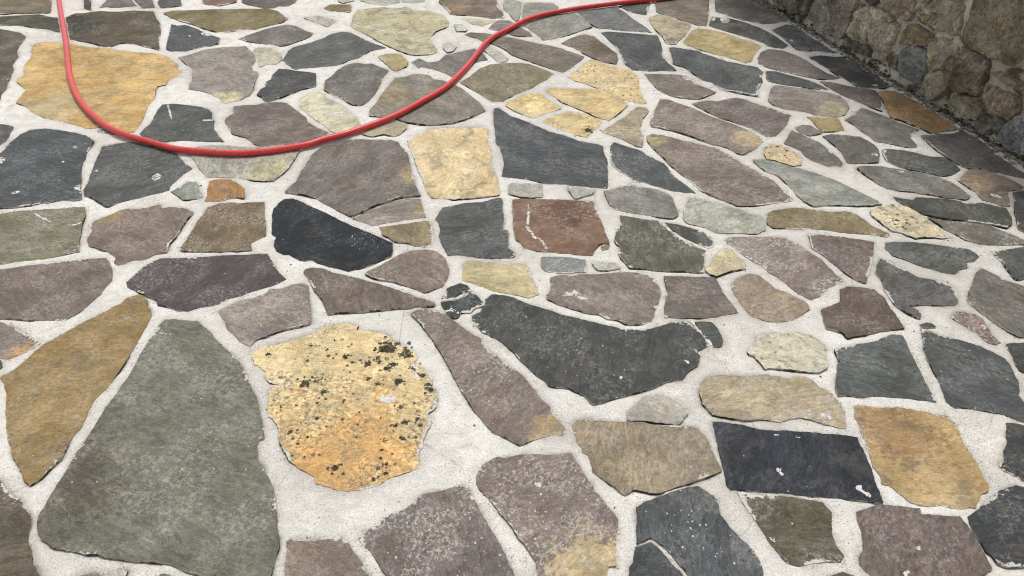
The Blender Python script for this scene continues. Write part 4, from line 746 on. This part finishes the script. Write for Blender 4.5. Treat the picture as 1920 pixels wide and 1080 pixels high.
me.loops.add(quads.size); me.loops.foreach_set('vertex_index', quads.ravel().astype(np.int32))
me.polygons.add(len(quads)); me.polygons.foreach_set('loop_start', np.arange(0, quads.size, 4, dtype=np.int32))
me.polygons.foreach_set('loop_total', np.full(len(quads), 4, dtype=np.int32))
me.polygons.foreach_set('use_smooth', np.ones(len(quads), bool))
me.update(calc_edges=True); me.validate()
at = me.attributes.new('soil', 'FLOAT', 'POINT'); at.data.foreach_set('value', SOIL.ravel().astype(np.float32))
me.materials.append(M['mortar'])
terrace = bpy.data.objects.new('terrace_paving', me); scene.collection.objects.link(terrace)
terrace['kind'] = 'structure'
terrace['label'] = 'crazy paving terrace of irregular coloured stones set in pale mortar'

for s in stones:
    cen = s['P'].mean(0)
    size = math.sqrt(s['area'])
    spacing = min(0.030, max(0.012, size / 12)) if s['i'] < 1000 else 0.06
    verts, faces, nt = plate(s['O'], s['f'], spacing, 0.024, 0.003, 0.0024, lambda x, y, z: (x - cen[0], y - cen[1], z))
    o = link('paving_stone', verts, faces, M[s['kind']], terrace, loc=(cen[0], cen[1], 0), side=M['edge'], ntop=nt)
    at = o.data.attributes.new('rim', 'FLOAT', 'POINT'); at.data.foreach_set('value', plate.rim.astype(np.float32))
    rs = s['rs']; c = tone(s['col'], KIND_K[s['kind']]); mx = max(c); c = tuple(v * min(1.0, 0.80 / mx) for v in c)
    k = rs.uniform(0.80, 0.93)
    o['col'] = c
    if s['kind'] in 'ms':
        g_ = sum(c) / 3; c = tuple((x * 0.88 + g_ * 0.12) * w_ for x, w_ in zip(c, (1.01, 1.0, 0.93) if s['kind'] == 'm' else (0.99, 1.0, 0.99))); o['col'] = c
    sh = {'m': (1.02, 1.0, 0.95), 's': (1.03, 1.02, 0.98), 'y': (1.0, 0.975, 0.92), 'p': (1.0, 0.97, 0.9)}[s['kind']]
    o['col2'] = tuple(v * k * h for v, h in zip(c, sh))
    if s['acc']:
        ax, ay, ar, ac = s['acc']
        o['acc'] = (ax - cen[0], ay - cen[1], 0.0); o['accr'] = ar; o['acol'] = tone(ac, 0.98)
    else:
        o['acc'] = (0.0, 0.0, 0.0); o['accr'] = 0.0; o['acol'] = c
    o['blot'] = rs.uniform(0.05, 0.8)
    o['film'] = rs.uniform(-0.75, 0.0) if s['dust'] > 0.13 else -1.6
    o['dust'] = float(s['dust']) * (0.7 if s['kind'] == 's' else 1.0); o['lich'] = float(s['lich']); o['ang'] = rs.gauss(0, 0.7); o['seed'] = (rs.uniform(0, 50), rs.uniform(0, 50), rs.uniform(0, 50))
    if s['label']: o['label'] = s['label']
    s['o'] = o; s['cen'] = cen

def soften(P, k=0.25):
    Q = []
    for i in range(len(P)):
        a, b, c = P[i - 1], P[i], P[(i + 1) % len(P)]; Q += [b + (a - b) * k, b + (c - b) * k]
    return np.array(Q)
def owner(p):
    for s in stones:
        if abs(s['cen'][0] - p[0]) < 0.6 and abs(s['cen'][1] - p[1]) < 0.6 and inside(np.array([p]), s['O'])[0]: return s
    return None
# dried mortar splashes and seams on the stones
for k, q in enumerate(SPLASHES):
    P = ccw(pts_of(q)); s = owner(P.mean(0)) or next((x for x in map(owner, P) if x), None)
    if s is None: continue
    O = densify(soften(P), 0.003, 0.0036, 55, 500 + k)
    f = lambda V, D, s=s: s['f'](V, np.full(len(V), 1.0)) + 0.0013 - 0.0012 * np.exp(-(D / 0.0025) ** 2)
    v, fc, nt = plate(O, f, 0.008, 0.003, 0, 0.002, lambda x, y, z: (x - s['cen'][0], y - s['cen'][1], z))
    link('mortar_splash', v, fc, M['splash'], s['o'])
# black lichen rosettes, each a ragged crust with a few crumbs around it
for k, (x, y, r) in enumerate(LICHENS):
    s = owner((x, y))
    if s is None: continue
    rk = random.Random(900 + k); V = []; Fc = []; r *= 1.3
    for b in range(rk.randint(18, 28)):
        rr = r * (rk.uniform(0.36, 0.5) if b == 0 else rk.uniform(0.04, 0.24)); a = rk.uniform(0, 6.28); d = 0 if b == 0 else abs(rk.gauss(0, 0.55)) * r
        cx, cy = x + d * math.cos(a), y + d * math.sin(a) * 0.9
        n = 13; ring = []
        t = 6.283 * np.arange(n) / n; q = rr * (1 + 0.40 * fbm(np.cos(t) * 1.6 + k * 3 + b, np.sin(t) * 1.6, k, 3))
        ring = np.stack([cx + q * np.cos(t), cy + q * np.sin(t)], 1); z = s['f'](ring, np.full(n, 1.0)); zc = float(s['f'](np.array([[cx, cy]]), np.array([1.0]))[0])
        b0 = len(V)
        V += [(p[0] - s['cen'][0], p[1] - s['cen'][1], zz + 0.0002) for p, zz in zip(ring, z)] + [(cx - s['cen'][0], cy - s['cen'][1], zc + 0.0012)]
        Fc += [(b0 + i, b0 + (i + 1) % n, b0 + n) for i in range(n)]
    link('lichen_patch', V, Fc, M['lichen'], s['o'])

# ------------------------------------------------------------------ rubble stone wall along the right-hand edge
W_A0, W_A1, W_TOP = -2.2, 4.6, 1.25        # along the foot (towards the camera is positive), height
def wmap(a, u, off):
    p = WF + WD * a + WN * off
    return (float(p[0]), float(p[1]), float(u))
aa = np.concatenate([np.arange(W_A0, -0.9, 0.05), np.arange(-0.9, 2.2, 0.014), np.arange(2.2, W_A1, 0.05)])
uu = np.concatenate([np.arange(-0.10, 0.62, 0.012), np.arange(0.62, W_TOP + 0.01, 0.05)])
AA, UU = np.meshgrid(aa, uu)
OFF = 0.003 + 0.005 * fbm(AA * 6, UU * 6, 61, 4) + 0.006 * fbm(AA * 24, UU * 24, 67, 4)
front = [wmap(a, u, o) for a, u, o in zip(AA.ravel(), UU.ravel(), OFF.ravel())]
na, nu = len(aa), len(uu); faces = []
flip = (WD[0] * WN[1] - WD[1] * WN[0]) > 0
for j in range(nu - 1):
    for i in range(na - 1):
        f = (j * na + i, j * na + i + 1, (j + 1) * na + i + 1, (j + 1) * na + i)
        faces.append(f[::-1] if flip else f)
b0 = len(front); back = [wmap(a, u, -0.45) for a in (aa[0], aa[-1]) for u in (uu[0], uu[-1])]
verts = front + back
c00, c10, c01, c11 = 0, na - 1, (nu - 1) * na, nu * na - 1
faces += [tuple((nu - 1) * na + i for i in range(na)) + (b0 + 3, b0 + 1), tuple(j * na for j in range(nu)) + (b0 + 1, b0), tuple(j * na + na - 1 for j in range(nu)) + (b0 + 3, b0 + 2), (b0, b0 + 1, b0 + 3, b0 + 2)]
wall = bpy.data.objects.new('stone_wall', None); scene.collection.objects.link(wall)
wb = wmap(1.0, 0, 0); wall.location = wb
wall['label'] = 'old mossy rubble stone wall rising from the edge of the paved terrace'; wall['category'] = 'wall'
core = link('wall_mortar', [(v[0] - wb[0], v[1] - wb[1], v[2] - wb[2]) for v in verts], faces, M['wall_mortar'], wall)

wstones = [dict(col=c, bulge=b, moss=m, label=l, P=ccw(pts_of(s))) for c, b, m, l, s in WALL_STONES]
obst = np.concatenate([densify(s['P'], 0.03, 0, 1, 0) for s in wstones])
r3 = random.Random(5); seeds = []; tries = 0
wp = [s['P'] for s in wstones]
while tries < 6000 and len(seeds) < 260:
    tries += 1
    p = np.array((r3.uniform(W_A0, W_A1), r3.uniform(0.03, W_TOP - 0.06)))
    small = p[1] < 0.45; lim = 0.075 if small else 0.22
    if seeds and min((q[0] - p[0]) ** 2 + (q[1] - p[1]) ** 2 for q in seeds) < lim * lim: continue
    if ((obst - p) ** 2).sum(1).min() < (0.024 if small else 0.06) ** 2: continue
    if any(inside(p[None], q)[0] for q in wp): continue
    seeds.append(p)
for p in seeds:
    poly = [p + np.array(v) * 0.26 for v in ((-1, -0.8), (1, -0.8), (1, 0.8), (-1, 0.8))]
    for q in seeds:
        d = q - p; L = np.hypot(*d)
        if 0 < L < 0.8 and len(poly) > 2: poly = clip(poly, d / L, (d / L) @ p + L / 2 - 0.014)
    dd = np.hypot(*(obst - p).T)
    for j in np.where(dd < 0.42)[0]:
        d = obst[j] - p; L = dd[j]
        if len(poly) > 2: poly = clip(poly, d / L, (d / L) @ p + L - 0.012)
    if len(poly) > 2: poly = clip(poly, np.array((0, -1.0)), 0.02)
    if len(poly) > 2: poly = clip(poly, np.array((0, 1.0)), W_TOP - 0.02)
    if len(poly) < 3: continue
    P = ccw(np.array(poly))
    if 0.5 * abs(np.sum(P[:, 0] * np.roll(P[:, 1], -1) - P[:, 1] * np.roll(P[:, 0], -1))) < 0.0006: continue
    cl = r3.choice([(98, 88, 64), (108, 96, 74), (86, 78, 60), (92, 92, 88), (118, 106, 86), (76, 72, 56)])
    wstones.append(dict(col=cl, bulge=r3.uniform(0.012, 0.03), moss=r3.uniform(0.2, 0.6), label=None, P=P))
for k, s in enumerate(wstones):
    rs = random.Random(4000 + k); P = s['P']; cen = P.mean(0)
    # round the corners a little, then roughen
    Q = []
    for i in range(len(P)):
        a, b, c = P[i - 1], P[i], P[(i + 1) % len(P)]
        Q += [b + (a - b) * 0.06, b + (c - b) * 0.06]
    Q = np.array(Q); Q = cen + (Q - cen) * (1 + 0.008 / np.maximum(np.linalg.norm(Q - cen, axis=1), 0.02))[:, None]
    O = densify(Q, 0.007, 0.009, 34, 2000 + k)
    rad = 0.006; fs = min(0.22, 0.020 / float(np.ptp(P, axis=0).mean())); facets = [(rs.gauss(0, fs), rs.gauss(0, fs), rs.uniform(0.0, 0.012)) for _ in range(6)]; sd = rs.randrange(9999); bl = 0.020 + s['bulge'] * 0.3
    def f(V, D):
        t = np.clip(D / rad, 0, 1); z = 0.006 + bl * np.sqrt(np.clip(1 - (1 - t) ** 2, 0, 1))
        for fa, fu, fd in facets: z = np.minimum(z, 0.008 + bl + fd + (V[:, 0] - cen[0]) * fa + (V[:, 1] - cen[1]) * fu)
        z = np.maximum(z, 0.004) + 0.0042 * fbm(V[:, 0] * 12, V[:, 1] * 12, sd, 5, 0.62) * (0.35 + 0.65 * t)
        q = fbm(V[:, 0] * 5, V[:, 1] * 14, sd + 9, 3) * 2
        z = z - 0.010 * np.clip(0.22 - np.abs(fbm(V[:, 0] * 8, V[:, 1] * 8, sd + 40, 4, 0.6)), 0, 1) / 0.22 * t
        return z + 0.004 * np.floor(q)
    sgn = 1.0
    v, fc, nt = plate(O, f, 0.0095 if k < len(WALL_STONES) else 0.016, bl + 0.05, 0.004, 0.005, lambda a, u, z: tuple(np.array(wmap(a, u, z)) - np.array(wb)))
    if not flip: pass
    fc = [t[::-1] for t in fc] if flip else fc
    o = link('wall_stone', v, fc, M['w'], wall, smooth=False)
    c = tone(s['col'], 3.4); m_ = sum(c) / 3; c = tuple(x * 0.78 + m_ * 0.22 for x in c)
    o['col'] = c; o['col2'] = tuple(x * h for x, h in zip(c, (0.78, 0.75, 0.68)))
    o['acc'] = (0.0, 0.0, 0.0); o['accr'] = 0.0; o['acol'] = c; o['dust'] = rs.uniform(0.1, 0.35); o['lich'] = 0.1; o['moss'] = 1.25 * float(s['moss']) * 0.75
    o['ang'] = rs.uniform(-0.4, 0.4); o['seed'] = (rs.uniform(0, 50), rs.uniform(0, 50), rs.uniform(0, 50))
    if s['label']: o['label'] = s['label']

# ------------------------------------------------------------------ red garden hose
def hose_material():
    q = NT('red_hose_rubber'); P = q.n('ShaderNodeTexCoord').outputs['Object']
    n = q.noise(P, 14.0, 5, 0.6); n2 = q.noise(P, 160.0, 4, 0.65)
    c = q.mix(q.ramp(n, 0.35, 0.7), (0.64, 0.040, 0.036), (0.53, 0.036, 0.034))
    c = q.mix(q.math('MULTIPLY', q.ramp(n2, 0.53, 0.63), 0.4), c, (0.36, 0.19, 0.16))
    q.put(q.b.inputs['Base Color'], c); q.put(q.b.inputs['Roughness'], q.ramp(n2, 0.4, 0.6, 0.26, 0.5, False))
    q.l(q.bump(n2, 0.25, 0.001), q.b.inputs['Normal'])
    return q.m
H = pts_of(HOSE)
H = np.concatenate([[H[0] + (H[0] - H[1]) / np.hypot(*(H[0] - H[1])) * 0.5], H, [H[-1] + np.array((0.25, 0.02))]])
def catmull(P, m):
    out = []
    for i in range(len(P) - 1):
        p0, p1, p2, p3 = P[max(i - 1, 0)], P[i], P[i + 1], P[min(i + 2, len(P) - 1)]
        for k in range(m):
            t = k / m
            out.append(0.5 * (2 * p1 + (p2 - p0) * t + (2 * p0 - 5 * p1 + 4 * p2 - p3) * t * t + (3 * p1 - p0 - 3 * p2 + p3) * t ** 3))
    out.append(P[-1]); return np.array(out)
C = catmull(H, 8)
for it in range(10):                                  # relax the hand-surveyed wobble
    C[1:-1] = 0.5 * C[1:-1] + 0.25 * (C[:-2] + C[2:])
HR = 0.0127
def tube(C, zc, r, n=18):
    V = []; Fc = []
    for i in range(len(C)):
        t = C[min(i + 1, len(C) - 1)] - C[max(i - 1, 0)]; t = t / np.hypot(*t); nr = np.array((-t[1], t[0]))
        for k in range(n):
            a = 6.28318 * k / n; V.append((C[i, 0] + nr[0] * r * math.cos(a), C[i, 1] + nr[1] * r * math.cos(a), zc[i] + r * math.sin(a)))
    for i in range(len(C) - 1):
        for k in range(n):
            k2 = (k + 1) % n; Fc.append((i * n + k, (i + 1) * n + k, (i + 1) * n + k2, i * n + k2))
    Fc.append(tuple(range(n))); Fc.append(tuple((len(C) - 1) * n + k for k in range(n))[::-1])
    return V, Fc
zc = HR + 0.0030 + 0.0012 * fbm(C[:, 0] * 2, C[:, 1] * 2, 8, 2)
hose = bpy.data.objects.new('garden_hose', None); scene.collection.objects.link(hose)
hose.location = (float(C[len(C) // 2][0]), float(C[len(C) // 2][1]), 0)
hose['label'] = 'coral red garden hose lying in a long loop across the paving'; hose['category'] = 'hose'
hx, hy = hose.location.x, hose.location.y
V, Fc = tube(C - np.array((hx, hy)), zc, HR)
link('tube', V, Fc, hose_material(), hose)
for end in (0, -1):
    d = (C[0] - C[3]) if end == 0 else (C[-1] - C[-4]); d = d / np.hypot(*d)
    K = np.array([C[end] - d * 0.02, C[end] + d * 0.02, C[end] + d * 0.021, C[end] + d * 0.05]) - np.array((hx, hy))
    v1, f1 = tube(K[:2], [zc[end]] * 2, HR * 1.22, 12); v2, f2 = tube(K[2:], [zc[end]] * 2, HR * 0.9, 12)
    link('coupling', v1 + v2, f1 + [tuple(i + len(v1) for i in f) for f in f2], M['brass'], hose)

# ------------------------------------------------------------------ loose grit: along the foot of the wall, and a few crumbs in the joints
def grains(name, spots, mat, label, cat):
    V = []; Fc = []; rk = random.Random(77)
    ico = [(0, 0, 1), (0.9, 0, 0.4), (0.28, 0.85, 0.4), (-0.72, 0.53, 0.4), (-0.72, -0.53, 0.4), (0.28, -0.85, 0.4), (0.7, 0.5, -0.4), (-0.28, 0.85, -0.4), (-0.9, 0, -0.4), (-0.28, -0.85, -0.4), (0.7, -0.5, -0.4)]
    tri = [(0, 1, 2), (0, 2, 3), (0, 3, 4), (0, 4, 5), (0, 5, 1), (1, 6, 2), (2, 7, 3), (3, 8, 4), (4, 9, 5), (5, 10, 1), (6, 7, 2), (7, 8, 3), (8, 9, 4), (9, 10, 5), (10, 6, 1)]
    for x, y, z, r in spots:
        b = len(V); sx, sy, sz = (r * rk.uniform(0.6, 1.3) for _ in range(3)); a = rk.uniform(0, 6.28); ca, sa = math.cos(a), math.sin(a)
        for p in ico:
            j = rk.uniform(0.75, 1.2); px, py, pz = p[0] * sx * j, p[1] * sy * j, p[2] * sz * 0.7 * j
            V.append((x + px * ca - py * sa, y + px * sa + py * ca, z + pz))
        Fc += [(i + b, k + b, l + b) for i, k, l in tri]
    o = link(name, V, Fc, mat, smooth=False); o['kind'] = 'stuff'; o['label'] = label; o['category'] = cat
    return o
rk = random.Random(12); spots = []
for i in range(4200):
    a = rk.uniform(-1.0, 2.3); off = abs(rk.gauss(0, 0.028)) + 0.012; p = WF + WD * a + WN * off
    dens = 0.6 * math.sin(a * 9.0) * math.sin(a * 23.0 + 1.0) + 0.2
    if rk.random() > 0.55 + 0.5 * dens: continue
    r = rk.choice((0.0025, 0.003, 0.0035, 0.005, 0.008)); spots.append((p[0], p[1], r * 0.3 + (0.002 if off > 0.032 else -0.006), r))
moss = []
for i in range(900):
    a = rk.uniform(-1.2, 2.4); d = 0.5 + 0.5 * math.sin(a * 7.0 + 2.0 * math.sin(a * 17.0)); u = abs(rk.gauss(0, 0.011)) * (0.5 + d)
    off = 0.004 + rk.uniform(0, 0.030) * max(0.0, 1 - u / 0.05)
    if rk.random() > 0.25 + 0.75 * d: continue
    p = WF + WD * a + WN * off
    moss.append((p[0], p[1], -0.008 + u, rk.uniform(0.003, 0.009)))
grains('moss', moss, M['moss'], 'dark moss and wet soil packed along the base of the wall', 'moss')
grains('gravel', spots, M['gravel'], 'loose grit and soil crumbs along the foot of the wall', 'gravel')
spots = []
while len(spots) < 420:
    x, y = rk.uniform(-2.6, 2.5), rk.uniform(0.75, 4.2)
    if wall_off((x, y)) < 0.06: continue
    i = min(np.searchsorted(xs, x), nx - 1); j = min(np.searchsorted(ys, y), ny - 1)
    if Z[j, i] < -0.003: continue
    spots.append((x, y, Z[j, i] + 0.0006, rk.choice((0.0012, 0.0016, 0.002, 0.0028))))
grains('grit', spots, M['soil'], 'tiny dark crumbs of soil scattered over the mortar joints', 'grit')

def height_at(x, y):
    s = owner((x, y))
    if s is None: return None
    return float(s['f'](np.array([[x, y]]), np.array([1.0]))[0])
spots = []
for cx, cy, sg, n in CRUMBS:
    for i in range(n):
        x, y = rk.gauss(cx, sg), rk.gauss(cy, sg); z = height_at(x, y)
        if z is not None: spots.append((x, y, z + 0.0004, rk.choice((0.0009, 0.0012, 0.0012, 0.0016, 0.0026))))
for i in range(260):
    x, y = rk.uniform(-1.6, 1.6), rk.uniform(0.8, 2.8); z = height_at(x, y)
    if z is not None: spots.append((x, y, z + 0.0004, rk.choice((0.0009, 0.0012, 0.0016, 0.0024))))
grains('mortar_crumbs', spots, M['crumb'], 'tiny white mortar crumbs sprinkled over the stone faces', 'crumbs')
